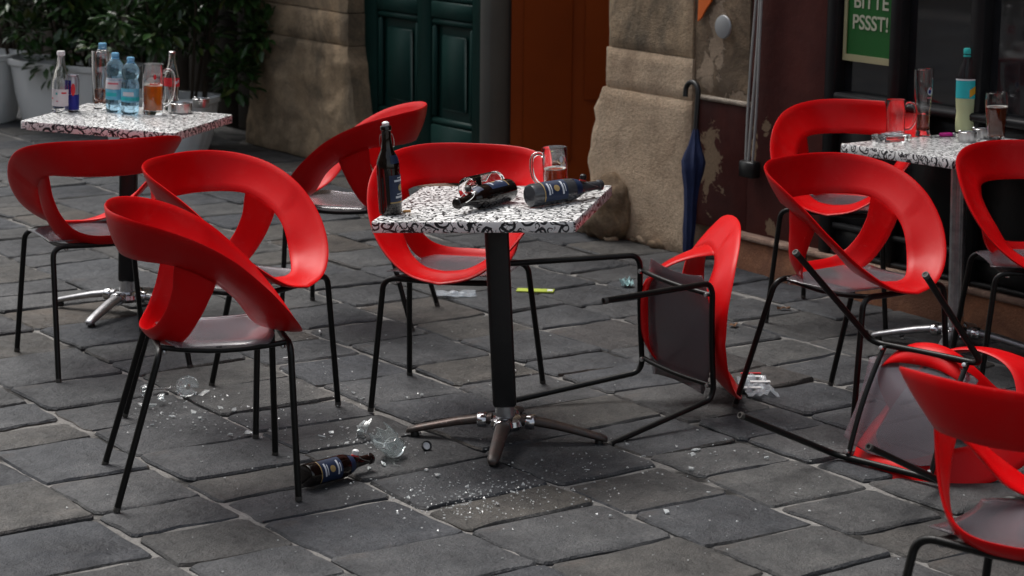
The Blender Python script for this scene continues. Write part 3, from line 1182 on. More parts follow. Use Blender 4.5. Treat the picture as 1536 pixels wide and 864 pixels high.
def sheet(name, grid, closed_u, th):
    """thicken a grid of points (list of rows) with rounded edges"""
    nu_, nv_ = len(grid), len(grid[0])
    def nrm(i, j):
        if closed_u:
            a, b = grid[(i - 1) % nu_][j], grid[(i + 1) % nu_][j]
        else:
            a, b = grid[max(i - 1, 0)][j], grid[min(i + 1, nu_ - 1)][j]
        c_, d_ = grid[i][max(j - 1, 0)], grid[i][min(j + 1, nv_ - 1)]
        n_ = (b - a).cross(d_ - c_)
        return n_.normalized() if n_.length > 1e-12 else Vector((0, 0, 1))
    V, F = [], []
    M_ = 2 * nv_ + 2
    for i in range(nu_):
        row = grid[i]
        ns = [nrm(i, j) for j in range(nv_)]
        e0 = (row[0] - row[1]).normalized()
        e1 = (row[-1] - row[-2]).normalized()
        for j in range(nv_):
            V.append(row[j] + ns[j] * th / 2)
        V.append(row[-1] + e1 * th * .5)
        for j in range(nv_ - 1, -1, -1):
            V.append(row[j] - ns[j] * th / 2)
        V.append(row[0] + e0 * th * .5)
    rng = nu_ if closed_u else nu_ - 1
    for i in range(rng):
        i2 = (i + 1) % nu_
        for j in range(M_):
            j2 = (j + 1) % M_
            F.append((i * M_ + j, i2 * M_ + j, i2 * M_ + j2, i * M_ + j2))
    if not closed_u:
        F.append(tuple(range(M_))[::-1])
        F.append(tuple((nu_ - 1) * M_ + k for k in range(M_)))
    me = fix_normals(mesh_from(name, V, F))
    return smooth_by_angle(me, 75)

NB = 96
band_grid = []
for i in range(NB):
    phi = -180 + 360 * i / NB
    band_grid.append([shell_pt(phi, j / 6) for j in range(7)])
ME_BAND = sheet('backrest_band', band_grid, True, .0085)

PATH = smooth_tab([(0, 2.42), (14, 2.41), (28, 2.35), (42, 2.18), (54, 1.90), (64, 1.58), (72, 1.26), (77, 1.0), (79, .84)])
path = []
for k in range(len(PATH)):
    path.append(PATH[k])
full = [(-a, b) for a, b in reversed(path)] + path[1:]
# strip of varying width across the path, measured in 3D along the shell
hoop_grid = []
def shell_n(phi, t_):
    du = shell_pt(phi + 1, t_) - shell_pt(phi - 1, t_)
    dv = shell_pt(phi, t_ + .01) - shell_pt(phi, t_ - .01)
    return du, dv
for k, (a, b) in enumerate(full):
    a0, b0 = full[max(k - 1, 0)]
    a1, b1 = full[min(k + 1, len(full) - 1)]
    tn_ = (shell_pt(a1, b1) - shell_pt(a0, b0))
    tn_.normalize()
    du, dv = shell_n(a, b)
    n_ = du.cross(dv).normalized()
    ac = n_.cross(tn_).normalized()
    wd = interp([(0, .080), (30, .077), (52, .080), (64, .086), (72, .096), (77, .116), (79, .145)], abs(a))
    # convert the across vector to (phi, t) increments
    du1 = du / 2.0
    dv1 = dv / .02
    A11, A12, A22 = du1.dot(du1), du1.dot(dv1), dv1.dot(dv1)
    r1, r2 = ac.dot(du1), ac.dot(dv1)
    det = A11 * A22 - A12 * A12
    pa, pb = (r1 * A22 - r2 * A12) / det, (r2 * A11 - r1 * A12) / det
    row = []
    for j in range(6):
        q = (j / 5 - .5) * wd
        row.append(shell_pt(a + pa * q, min(2.95, max(.12, b + pb * q))))
    hoop_grid.append(row)
ME_HOOP = sheet('rear_hoop', hoop_grid, False, .0072)

# smoked seat insert
sg_rows = []
for i in range(21):
    y = -.142 + .312 * i / 20
    f_ = (i / 20 - .5) * 2
    hw = .182 + .022 * abs(f_) ** 2
    hw = min(hw, .215 * sqrt(max(.02, 1 - (abs(f_) * .90) ** 6)))
    if abs(f_) > .8:
        hw *= 1 - .35 * ((abs(f_) - .8) / .2) ** 1.5
    row = []
    for j in range(13):
        x = hw * (j / 6 - 1)
        zz = .447 - .010 * (1 - (x / .2) ** 2) * (1 - f_ * f_) - .012 * max(0, abs(x) - .15) / .05 * (1 - f_ * f_)
        row.append(Vector((x, y, zz)))
    sg_rows.append(row)
ME_SEAT = sheet('seat', sg_rows, False, .004)

TR = .0095
def leg_mesh(sx_, front):
    ty = .2 if front else -.157
    tx = (.191 if front else .199)
    ft = Vector((sx_ * .231, .213 if front else -.286, 0.0))
    tp = Vector((sx_ * tx, ty, .433))
    pts = [ft, ft.lerp(tp, .5), ft.lerp(tp, .92)]
    inw = Vector((sx_ * (tx - .045), ty, .4335))
    a = ft.lerp(tp, .92)
    for k in range(1, 7):
        s_ = k / 6
        pts.append(a * (1 - s_) ** 2 + tp * 2 * s_ * (1 - s_) + inw * s_ * s_)
    return tube('leg', pts, TR, 10)

ME_LEG = {(sx_, fr_): leg_mesh(sx_, fr_) for sx_ in (1, -1) for fr_ in (True, False)}
def cap_mesh(sx_, front):
    tx, ty = (.191, .2) if front else (.199, -.157)
    ft = Vector((sx_ * .231, .213 if front else -.286, 0.0))
    tp = Vector((sx_ * tx, ty, .433))
    d = (tp - ft).normalized()
    me = lathe('foot_cap', [(.0102, 0), (.0102, .012), (.0060, .0125), (.0060, .0), (.0064, -.0008), (.0098, -.0008)], 12, True)
    q = d.to_track_quat('Z', 'Y').to_matrix().to_4x4()
    q.translation = ft - d * .0008
    me.transform(q)
    return me
ME_CAP = {(sx_, fr_): cap_mesh(sx_, fr_) for sx_ in (1, -1) for fr_ in (True, False)}
ME_RAIL_F = tube('seat_rail', [(x * .0292, .2, .4335 - .004 * (1 - (x / 5) ** 2)) for x in range(-5, 6)], TR, 10)
ME_RAIL_R = tube('seat_rail', [(x * .0308, -.157, .4335 - .004 * (1 - (x / 5) ** 2)) for x in range(-5, 6)], TR, 10)
ME_CROSS = {s_: tube('crossbar', [(s_ * .150, -.157 + .357 * k / 8, .4335 - .016 * sin(pi * k / 8)) for k in range(9)], .008, 8) for s_ in (1, -1)}
ME_BOLT = lathe('bolt', [(0, -.006), (.007, -.005), (.008, 0), (.006, .004), (0, .005)], 10)
for me_, mt in ((ME_BAND, 'red_plastic'), (ME_HOOP, 'red_plastic'), (ME_SEAT, 'smoked_plastic'), (ME_RAIL_F, 'black_tube'), (ME_RAIL_R, 'black_tube'), (ME_BOLT, 'bolt_steel')):
    me_.materials.append(MATS[mt])
for me_ in list(ME_LEG.values()) + list(ME_CROSS.values()):
    me_.materials.append(MATS['black_tube'])
for me_ in ME_CAP.values():
    me_.materials.append(MATS['tube_end'])

def chair(label, matrix):
    c_ = thing('cafe_chair', label, 'chair', matrix, 'red cafe chairs')
    put('backrest_band', ME_BAND, None, c_)
    put('rear_hoop', ME_HOOP, None, c_)
    put('seat', ME_SEAT, None, c_)
    for key, me_ in ME_LEG.items():
        lg = put('leg', me_, None, c_)
        put('foot_cap', ME_CAP[key], None, lg)
    put('seat_rail', ME_RAIL_F, None, c_)
    put('seat_rail', ME_RAIL_R, None, c_)
    for s_ in (1, -1):
        put('crossbar', ME_CROSS[s_], None, c_)
    for x, y in ((.150, .185), (-.150, .185), (.150, -.142), (-.150, -.142)):
        o_ = put('bolt', ME_BOLT, None, c_)
        o_.location = (x, y, .4215)
    return c_

def upright(x, y, deg, z=0.001):
    return Matrix.Translation((x, y, z)) @ Matrix.Rotation(radians(deg), 4, 'Z')

def posed(T, R):
    m_ = Matrix(R).to_4x4()
    return Matrix.Translation(Vector(T)) @ m_ @ Matrix.Translation((0, 0, -.4))

lp = gpt(1376, 808, .43)
LX, LY = lp.x + .253, lp.y + .010
chair('upright red cafe chair with a beer bottle lying at its front leg', upright(-.847, 6.197, -76))
chair('upright red cafe chair half hidden behind the chair with the fallen bottle', upright(-.853, 6.964, -118.4))
chair('upright red cafe chair facing the table of water bottles, its back turned', upright(-1.436, 7.677, 28))
chair('upright red cafe chair standing before the green door', upright(-.609, 8.413, 80.5))
chair('upright red cafe chair tucked behind the table with toppled bottles', upright(-.177, 7.154, 168.3))
chair('upright red cafe chair between the toppled chair and the lemonade table', upright(1.087, 7.038, -139.4))
chair('upright red cafe chair against the dark shopfront behind the lemonade table', upright(1.258, 8.468, 156.6))
chair('upright red cafe chair with its back to the lemonade table', upright(1.755, 7.38, 180))
chair('upright red cafe chair pushed against the upturned chair, its back turned', upright(LX, LY, -37))
chair('red cafe chair toppled on its side beside the table with toppled bottles', posed((.484, 7.024, .277), [[-0.047, 0.584, 0.81], [-0.108, -0.809, 0.577], [0.993, -0.061, 0.101]]))
chair('red cafe chair overturned with its four black legs in the air', posed((1.144, 6.40, .21), [[0.682, -0.321, 0.657], [-0.731, -0.315, 0.605], [0.013, -0.893, -0.449]]))

# ------------------------------------------------------------------ tables
TH, TT, TA = .74, .0333, .601
def tilt_matrix(x, y, z, th, tx, ty):
    return Matrix.Translation((x, y, z)) @ Matrix.Rotation(ty, 4, 'Y') @ Matrix.Rotation(tx, 4, 'X') @ Matrix.Rotation(th, 4, 'Z')

def top_mesh(seed):
    a = TA / 2
    bm = bmesh.new()
    bmesh.ops.create_cube(bm, size=1)
    for v in bm.verts:
        v.co = Vector((v.co.x * TA, v.co.y * TA, TH - TT / 2 + v.co.z * TT))
    ve = [e for e in bm.edges if abs(e.verts[0].co.z - e.verts[1].co.z) > .01]
    bmesh.ops.bevel(bm, geom=ve, offset=.014, segments=4, profile=.5, affect='EDGES')
    he = [e for e in bm.edges if abs(e.verts[0].co.z - e.verts[1].co.z) < 1e-5 and len(e.link_faces) == 2 and abs(e.link_faces[0].normal.z - e.link_faces[1].normal.z) > .5]
    bmesh.ops.bevel(bm, geom=he, offset=.004, segments=2, profile=.5, affect='EDGES')
    bm.normal_update()
    uvl = bm.loops.layers.uv.new('UVMap')
    ox, oy = seed * 3.71, seed * 1.93
    for f in bm.faces:
        n_ = f.normal
        for l in f.loops:
            c_ = l.vert.co
            if abs(n_.z) > .5:
                l[uvl].uv = (c_.x + ox, c_.y + oy)
            elif abs(n_.y) > abs(n_.x):
                l[uvl].uv = (c_.x + ox, c_.z + oy + 3)
            else:
                l[uvl].uv = (c_.y + ox + 5, c_.z + oy)
    me = bpy.data.meshes.new('table_top')
    bm.to_mesh(me)
    bm.free()
    return smooth_by_angle(me, 40)

def table(label, x, y, z, th, tx, ty, psi, style, seed):
    t_ = thing('cafe_table', label, 'table', Matrix.Translation((x, y, 0)), 'square cafe tables')
    Wm = tilt_matrix(x, y, z, th, tx, ty)
    L_ = t_.matrix_world.inverted() @ Wm
    put('table_top', top_mesh(seed), 'scroll_laminate', t_, L_)
    put('mounting_plate', box('mounting_plate', -.12, .12, -.12, .12, TH - TT - .012, TH - TT - .001, .003), 'table_black', t_, L_)
    cz = .115
    if style == 'round':
        prof = []
        me = lathe('column', [(.027, cz), (.027, TH - TT - .013)], 36, False, 20)
        for v in me.vertices:
            a = atan2(v.co.y, v.co.x)
            f_ = 1 + .06 * cos(12 * a)
            v.co.x *= f_
            v.co.y *= f_
        put('column', me, 'brushed_aluminium', t_, L_)
    else:
        hw = .036 if style == 'bronze' else .032
        me = box('column', -hw, hw, -hw, hw, cz, TH - TT - .013, .012, 3)
        put('column', me, 'table_black', t_, L_ @ Matrix.Rotation(.25, 4, 'Z'))
    metal = 'worn_bronze' if style == 'bronze' else 'brushed_aluminium'
    put('collar', lathe('collar', [(.033, .06), (.030, .085), (.029, .125), (.024, .126)], 28), 'brushed_aluminium' if style == 'bronze' else 'chrome', t_, L_)
    me = lathe('hub', [(.0, .040), (.050, .042), (.058, .055), (.054, .070), (.036, .080), (.0, .081)], 28)
    put('hub', me, 'chrome', t_)
    for k in range(4):
        a = psi + k * pi / 2
        V, F = [], []
        prof = [(.045, .066, .024, .018), (.09, .062, .023, .017), (.15, .053, .022, .0155), (.22, .038, .021, .014), (.28, .024, .0195, .013), (.302, .019, .016, .011), (.309, .016, .009, .007)]
        for d, zc, hw_, hh in prof:
            for k2 in range(12):
                b = 2 * pi * k2 / 12
                cx_, sx_ = cos(b), sin(b)
                V.append((d, hw_ * (abs(cx_) ** .7) * (1 if cx_ > 0 else -1), zc + hh * (abs(sx_) ** .8) * (1 if sx_ > 0 else -1) * (1 if sx_ > 0 else .6)))
        for j in range(len(prof) - 1):
            for k2 in range(12):
                k3 = (k2 + 1) % 12
                F.append((j * 12 + k2, j * 12 + k3, (j + 1) * 12 + k3, (j + 1) * 12 + k2))
        F.append(tuple(range(12)))
        F.append(tuple(range((len(prof) - 1) * 12, len(prof) * 12)))
        me = smooth_by_angle(fix_normals(mesh_from('foot', V, F)), 50)
        f_ = put('foot', me, metal, t_, Matrix.Rotation(a, 4, 'Z'))
        put('glide', lathe('glide', [(.014, .0), (.015, .004), (.012, .016)], 14), 'black_plastic', f_, Matrix.Translation((.283, 0, 0)))
        put('socket', lathe('socket', [(.028, 0), (.030, .003), (.030, .024), (.027, .028)], 20), 'chrome', f_,
            Matrix.Translation((.060, 0, .0635)) @ Matrix.Rotation(radians(93), 4, 'Y') @ Matrix.Scale(.78, 4, (1, 0, 0)))
    return Wm

TM1 = table('square table with scroll-patterned top, toppled beer bottles and a black column', -.012, 6.664, -.004, -.221, .006, -.055, -1.699, 'bronze', 1)
TM2 = table('square table with scroll-patterned top carrying blue-capped water bottles', -1.465, 8.424, .004, -.237, -.003, .035, -1.878, 'black', 2)
TM3 = table('square table with scroll-patterned top carrying the lemonade bottle, on a silver column', 1.600, 7.961, -.004, -1.016, -.028, -.022, 2.731, 'round', 3)

def on_table(TM, px, py, dz=0.0):
    n_ = (TM.to_3x3() @ Vector((0, 0, 1))).normalized()
    o_ = TM @ Vector((0, 0, TH + dz))
    d = ray(px, py)
    return EYE + d * ((o_ - EYE).dot(n_) / d.dot(n_)), n_

def stand(TM, px, py, rz=0.0, lift=.0004):
    p, n_ = on_table(TM, px, py)
    q = Vector((0, 0, 1)).rotation_difference(n_).to_matrix().to_4x4()
    return Matrix.Translation(p + n_ * lift) @ q @ Matrix.Rotation(rz, 4, 'Z')

def lie(TM, p_from, p_to, r, length, spin=0.0):
    """matrix of a bottle lying on the table: base near p_from, mouth towards p_to (pixels of its axis)"""
    a, n_ = on_table(TM, *p_from, r)
    b, _ = on_table(TM, *p_to, r)
    d = (b - a)
    d -= n_ * d.dot(n_)
    d.normalize()
    x = n_.cross(d).normalized()
    m_ = Matrix((x, d.cross(x), d)).transposed().to_4x4()
    m_.translation = a
    return m_ @ Matrix.Rotation(spin, 4, 'Z')

FACE = radians(-90)          # label direction for an object with no turn: towards the camera

# ---- builders of drinks ware (local z up, origin at the base)
SWING = [(0, .004), (.024, .0), (.0325, .003), (.0345, .012), (.0345, .135), (.0335, .150), (.028, .170), (.0205, .186), (.0165, .200), (.0145, .225), (.0140, .246), (.0165, .248), (.0165, .258), (.0140, .261), (.0, .261)]
def swing_bottle(label, M_, body='amber_glass', face=FACE, open_top=True, lab=True):
    b = thing('beer_bottle', label, 'bottle', M_, 'brown swing-top beer bottles')
    put('glass_body', lathe('glass_body', SWING, 32), body, b)
    if lab:
        fa = math.degrees(face)
        put('label', patch('label', .0345, .040, .118, fa - 62, fa + 62), 'label_blue', b)
        put('label_border', patch('label_border', .0345, .036, .0395, fa - 62, fa + 62), 'print_gold', b)
        put('medallion', disc_patch('medallion', .0345, .080, face, .010), 'print_gold', b)
        for q, (z0, z1, a0, a1) in enumerate(((.050, .056, -34, 30), (.060, .063, -26, 26), (.098, .104, -38, 34), (.108, .111, -20, 22))):
            put('print', patch('print', .0345, z0, z1, fa + a0, fa + a1, .0011), 'print_white', b)
        put('neck_label', patch('neck_label', lambda z: interp([(.150, .0335), (.170, .028), (.186, .0205)], z), .152, .176, fa - 50, fa + 50, .0007), 'label_blue', b)
    # swing top: wire bail, ceramic stopper hanging at the neck
    put('wire_bail', tube('wire_bail', catmull([(.0165, 0, .236), (.020, .004, .225), (.021, .012, .205), (.018, .020, .195), (.006, .024, .196), (-.006, .024, .196), (-.018, .020, .195), (-.021, .012, .205), (-.020, .004, .225), (-.0165, 0, .236)], 3), .0011, 5), 'steel', b)
    st = put('stopper', lathe('stopper', [(0, 0), (.009, 0), (.0105, .004), (.0105, .012), (.006, .016), (0, .017)], 16), 'white_plastic' if not open_top else 'black_plastic', b)
    if open_top:
        st.matrix_local = Matrix.Translation((-.008, .026, .188)) @ Matrix.Rotation(radians(-75), 4, 'X')
    else:
        st.matrix_local = Matrix.Translation((0, 0, .257))
    sr = put('seal', lathe('seal', [(.006, 0), (.0112, .001), (.0112, .004), (.006, .005)], 14, True), 'rubber_red', st)
    sr.location = (0, 0, -.005)
    return b

def mug(label, M_, R=.038, H=.137, liquid=None, level=.5, mark=True, handle_dir=0.0, face=FACE, marks='print_red'):
    b = thing('beer_mug', label, 'mug', M_, 'glass beer mugs')
    w = .0035
    put('glass_body', lathe('glass_body', [(R * .90, 0), (R * .96, .003), (R * .97, .012), (R, H * .6), (R * 1.01, H), (R * 1.01 - w * .6, H + .0008), (R * 1.01 - w, H - .001), (R - w, H * .6), (R * .97 - w, .016), (R * .5, .0135), (0.0001, .013), (.0001, .001), (R * .5, 0)], 36, True), 'clear_glass', b)
    pts = [(R * .985, 0, H * .84), (R * 1.35, 0, H * .90), (R * 1.85, 0, H * .84), (R * 2.0, 0, H * .62), (R * 1.85, 0, H * .38), (R * 1.4, 0, H * .22), (R * .98, 0, H * .20)]
    hd = put('handle', tube('handle', catmull(pts, 5), .0062, 10), 'clear_glass', b)
    hd.rotation_euler.z = handle_dir
    if liquid:
        lz = .0175 + (H - .03) * level
        put('drink', lathe('drink', [(0, .0165), (R * .95 - w, .0168), (R * .99 - w, lz), (0, lz)], 32), liquid, b)
        put('foam', lathe('foam', [(R * .72 - w, lz + .0004), (R * .985 - w, lz + .0004), (R * .98 - w, lz + .0035), (R * .8 - w, lz + .002)], 28, True), 'foam_white', b)
    if mark:
        fa = math.degrees(face)
        put('emblem', disc_patch('emblem', R, H * .76, face, .006, .0008, .010), marks, b)
        for q in range(7):
            a = fa - 26 + q * 8
            put('lettering', patch('lettering', R, H * .60, H * (.625 + .02 * (q % 3 == 0) + .012 * (q % 2)), a, a + 5.5, .0008, 3), marks, b)
    return b

def tall_glass(label, M_, prof_r, H, liquid, level, logo=None, face=FACE):
    b = thing('beer_glass', label, 'glass', M_, 'tall beer glasses')
    w = .0025
    rf = lambda z: interp(prof_r, z / H)
    zs = [0, .004, .012, .02] + [H * k / 14 for k in range(2, 15)]
    zs = sorted(set(zs))
    outer = [(rf(z) * (.96 if z == 0 else 1), z) for z in zs]
    inner = [(rf(z) - w, z) for z in reversed(zs) if z > .021]
    put('glass_body', lathe('glass_body', outer + [(rf(H) - w * .5, H + .0007)] + inner + [(rf(.021) * .6, .019), (.0001, .018), (.0001, .002)], 32, True), 'clear_glass', b)
    lz = .024 + (H - .04) * level
    zz = [.0225] + [z for z in zs if .025 < z < lz] + [lz]
    put('drink', lathe('drink', [(0, .0222)] + [(rf(z) - w - .0006, z) for z in zz] + [(0, lz)], 32), liquid, b)
    if level > .3:
        put('foam', lathe('foam', [(rf(lz) * .8, lz + .0004), (rf(lz) - w - .0008, lz + .0004), (rf(lz) - w - .0008, lz + .004), (rf(lz) * .82, lz + .002)], 28, True), 'foam_white', b)
    if logo:
        r_ = rf(H * .68)
        put('emblem', disc_patch('emblem', r_, H * .68, face, .011, .0012, .015), 'print_white', b)
        put('emblem_core', disc_patch('emblem_core', r_, H * .675, face - .05, .006, .0018, .008), 'can_blue', b)
        put('emblem_core', disc_patch('emblem_core', r_, H * .72, face + .05, .004, .0018, .004), 'print_red', b)
        put('lettering', patch('lettering', r_, H * .575, H * .59, math.degrees(face) - 20, math.degrees(face) + 12, .0012), 'print_pink', b)
    return b

def pet_bottle(label, M_, R, H, body, cap, liquid=None, level=0, labels=(), waist=True):
    b = thing('plastic_bottle', label, 'bottle', M_, 'plastic drink bottles')
    def rf(f_):
        t_ = ([(0, .86), (.03, .97), (.10, 1), (.15, .96), (.19, 1), (.48, 1), (.55, .96), (.60, .82), (.64, .86), (.70, .99), (.76, 1), (.82, .88), (.87, .60), (.905, .36), (.925, .32), (1, .32)] if waist else
              [(0, .86), (.03, .97), (.10, 1), (.20, .96), (.26, .93), (.32, .98), (.40, 1), (.64, 1), (.70, .92), (.77, .72), (.84, .50), (.89, .37), (.925, .32), (1, .32)])
        return interp(t_, f_) * R
    fs = [k / 40 for k in range(38)]
    put('bottle_body', lathe('bottle_body', [(0, .004), (rf(0) * .7, .0)] + [(rf(f_), f_ * H + .0005) for f_ in fs] + [(R * .32, H * .93), (0, H * .93)], 30), body, b)
    put('cap', lathe('cap', [(0, H * .935), (R * .42, H * .935), (R * .43, H * .94), (R * .43, H * .985), (R * .38, H), (0, H)], 20), cap, b)
    put('neck_ring', lathe('neck_ring', [(R * .33, H * .90), (R * .45, H * .902), (R * .45, H * .918), (R * .33, H * .92)], 20, True), cap, b)
    if liquid:
        fl = [f_ for f_ in fs if f_ * H < level * H]
        put('drink', lathe('drink', [(0, .0055)] + [(rf(f_) - .0012, f_ * H + .006) for f_ in fl] + [(0, fl[-1] * H + .006)], 28), liquid, b)
    for nm, f0, f1, a0, a1, mt, off in labels:
        put(nm, patch(nm, lambda z: rf(z / H), f0 * H, f1 * H, a0, a1, off, 16), mt, b)
    return b

# ---- table with the toppled bottles
swing_bottle('brown beer bottle standing upright at the corner of the table', stand(TM1, 586, 321, .0), 'amber_glass', radians(-22), False)
swing_bottle('brown beer bottle lying beside the tipped mug', lie(TM1, (764, 284), (683, 306), .0355, .26), 'amber_glass', radians(100))
swing_bottle('brown beer bottle with painted grey sheen and blue label lying at the edge of the table', lie(TM1, (793, 294), (890, 279), .0355, .26), 'amber_sheen', radians(150))
mug('glass mug with a little red drink behind the lying bottles', stand(TM1, 834, 288, 0), .038, .137, 'red_drink', .50, True, radians(200), radians(-60), 'print_white')
# tipped mug: axis points to the camera and a little left
a_, n_ = on_table(TM1, 745, 281, .041)
dv = Vector((-.62, -.78, 0))
dv -= n_ * dv.dot(n_)
dv.normalize()
x_ = n_.cross(dv).normalized()
mm = Matrix((x_, dv.cross(x_), dv)).transposed().to_4x4()
mm.translation = a_ + Vector((.0, .075, .002))
mug('empty glass mug tipped over behind a lying bottle', mm @ Matrix.Rotation(pi, 4, 'Z'), .038, .137, None, 0, True, radians(120), radians(-60))
o = put('cigarette_butt', tube('cigarette_butt', [(-.012, 0, .004), (.012, 0, .004)], .0038, 8), 'tobacco', None, stand(TM1, 610, 319, .3))
tag(o, 'cigarette butt on the table top beside the standing bottle', 'cigarette')

# ---- table of water bottles
b = thing('mineral_bottle', 'clear glass bottle with white cap and white label beside a slim can', 'bottle', stand(TM2, 91, 168, 0))
put('glass_body', lathe('glass_body', [(0, .006), (.028, 0), (.0325, .004), (.0325, .10), (.031, .12), (.022, .155), (.0155, .18), (.0135, .205), (.013, .212), (.0105, .212), (.0105, .18), (.019, .155), (.0285, .118), (.030, .10), (.030, .009), (0, .012)], 30), 'clear_glass', b)
put('cap', lathe('cap', [(0, .2125), (.0135, .2125), (.0155, .214), (.0155, .226), (.013, .23), (0, .23)], 20), 'white_plastic', b)
put('label', patch('label', .0325, .025, .088, -160, -20), 'label_white', b)
for z0, z1, a0, a1, mt in ((.072, .078, -75, -40, 'print_red'), (.05, .056, -150, -135, 'print_red'), (.068, .076, -112, -100, 'cap_teal'), (.042, .046, -110, -95, 'print_pink'), (.018, .024, -140, -60, 'label_blue')):
    put('print', patch('print', .0325, z0, z1, a0, a1, .0012, 5), mt, b)
b = thing('drink_can', 'slim blue and silver drink can beside the clear glass bottle', 'can', stand(TM2, 108, 167, 0))
put('can_body', lathe('can_body', [(0, .003), (.020, 0), (.0265, .006), (.0265, .122), (.022, .134), (.0225, .1365), (.020, .135), (0, .133)], 28), 'can_silver', b)
put('print', patch('print', .0265, .008, .066, -180, -2), 'can_blue', b)
put('print', patch('print', .0265, .067, .12, -180, -88), 'can_blue', b)
put('emblem', disc_patch('emblem', .0265, .085, radians(-72), .008, .0012, .024), 'print_red', b)
put('lip', lathe('lip', [(.0215, .135), (.024, .136), (.024, .139), (.0215, .139)], 24, True), 'can_silver', b)
WB = [('label', .22, .46, -175, -5, 'label_aqua', .0008), ('label_band', .25, .31, -175, -5, 'label_teal', .0016), ('print', .33, .40, -130, -60, 'print_white', .0018)]
pet_bottle('tall clear plastic bottle with blue cap at the back of the table', stand(TM2, 153, 155, 0), .037, .235, 'pet_plastic', 'cap_blue')
pet_bottle('blue-capped plastic bottle with pale label between its two neighbours', stand(TM2, 172, 168, 0), .034, .225, 'pet_blue', 'cap_blue', None, 0,
           [('label', .40, .58, -175, -5, 'label_white', .0008), ('label_band', .22, .395, -175, -5, 'label_aqua', .0008), ('print', .28, .34, -150, -70, 'label_teal', .0016), ('print', .48, .51, -130, -60, 'print_pink', .0016)])
pet_bottle('blue-capped plastic water bottle with aqua label next to the amber beer mug', stand(TM2, 195, 171, 0), .034, .215, 'pet_blue', 'cap_blue', None, 0, WB)
tall_glass('tall beer glass with dark beer left behind the water bottles', stand(TM2, 150, 163, 0), [(0, .026), (.06, .022), (.2, .024), (.6, .032), (1, .034)], .22, 'brown_beer', .28)
mug('tall glass mug half full of amber beer with red lettering', stand(TM2, 229, 171, 0), .0405, .190, 'amber_beer', .57, True, radians(-6), radians(-72))
b = thing('cola_bottle', 'contoured clear glass bottle with red label behind the amber beer mug', 'bottle', stand(TM2, 257, 165, 0))
put('glass_body', lathe('glass_body', [(0, .006), (.026, 0), (.029, .006), (.0275, .04), (.0255, .055), (.0295, .095), (.0295, .125), (.024, .15), (.0155, .18), (.0125, .205), (.013, .218), (.010, .218), (.010, .205), (.013, .178), (.022, .147), (.027, .123), (.027, .095), (.023, .055), (.025, .04), (.0265, .01), (0, .011)], 30), 'clear_glass', b)
put('label', patch('label', .0295, .093, .126, -175, -5), 'print_red', b)
put('print', patch('print', .0295, .104, .114, -70, -38, .0014), 'print_white', b)
put('print', patch('print', .0295, .108, .119, -36, -22, .0014), 'print_white', b)
put('cap', lathe('cap', [(0, .2185), (.0135, .2185), (.014, .224), (.011, .2265), (0, .227)], 18), 'steel', b)

def ashtray(label, M_, R=.042, H=.034):
    b_ = thing('ashtray', label, 'ashtray', M_, 'steel ashtrays')
    put('bowl', lathe('bowl', [(0, .0), (R * .94, 0), (R, .003), (R, H), (R * .96, H + .001), (R * .93, H - .001), (R * .91, .006), (0, .004)], 32), 'steel', b_)
    for k in range(3):
        a = k * 2 * pi / 3 + .4
        put('rest_notch', tube('rest_notch', [(R * .80 * cos(a), R * .80 * sin(a), H), (R * 1.04 * cos(a), R * 1.04 * sin(a), H)], .005, 8), 'steel', b_)
    put('ash', lathe('ash', [(0, .0065), (R * .7, .0065), (R * .5, .009), (0, .010)], 16), 'planter_grey', b_)
    return b_
ashtray('steel ashtray next to the amber beer mug', stand(TM2, 270, 169, 0), .046, .037)
ashtray('steel ashtray by the corner of the table of water bottles', stand(TM2, 301, 161, 0), .033, .034)

# ---- lemonade table
mug('empty clear glass mug on the lemonade table', stand(TM3, 1343, 204, 0), .036, .134, None, 0, False, radians(-12))
b = thing('glass_ashtray', 'low square clear glass ashtray in front of the empty mug', 'ashtray', stand(TM3, 1337, 212, .5))
me = box('glass_dish', -.06, .06, -.045, .045, 0, .026, .006)
put('glass_dish', me, 'clear_glass', b)
put('well', lathe('well', [(0, .0262), (.034, .0262), (.036, .028), (.032, .0285), (0, .0268)], 20), 'cellophane', b)
tall_glass('tall wheat beer glass with a printed emblem and a little beer', stand(TM3, 1384, 204, 0), [(0, .030), (.05, .026), (.12, .0245), (.35, .026), (.75, .036), (1, .036)], .245, 'brown_beer', .26, True, radians(-58))
pet_bottle('large plastic bottle of cloudy lemonade with turquoise label and cap', stand(TM3, 1450, 200, 0), .0435, .315, 'pet_plastic', 'cap_teal', 'cloudy_lemonade', .50,
           [('label', .42, .645, -178, -2, 'label_teal', .0008), ('label_band', .63, .647, -178, -2, 'label_white', .0016)], False)
b = [o_ for o_ in bpy.data.objects if o_.name.startswith('plastic_bottle')][-1]
lp = bpy.data.meshes.new('logo_band')
V, F = [], []
for i in range(9):
    a = radians(-92 + i * 8.5)
    zc = .315 * (.475 + .014 * i)
    for dz in (-.014, .014):
        V.append(((.0435 + .0022) * cos(a), (.0435 + .0022) * sin(a), zc + dz))
for i in range(8):
    F.append((2 * i, 2 * i + 2, 2 * i + 3, 2 * i + 1))
put('logo_band', mesh_from('logo_band', V, F, True), 'print_yellow', b)
put('emblem', disc_patch('emblem', .0435, .315 * .565, radians(-52), .008, .0028, .006), 'print_red', b)
put('print', disc_patch('print', .0435, .315 * .49, radians(-50), .007, .0020, .004), 'print_white', b)
tall_glass('pint glass of dark beer on the lemonade table', stand(TM3, 1494, 213, 0), [(0, .028), (.3, .034), (.7, .041), (.85, .042), (1, .040)], .176, 'brown_beer', .74)
ashtray('steel ashtray in front of the lemonade bottle', stand(TM3, 1451, 213, 0), .033, .036)
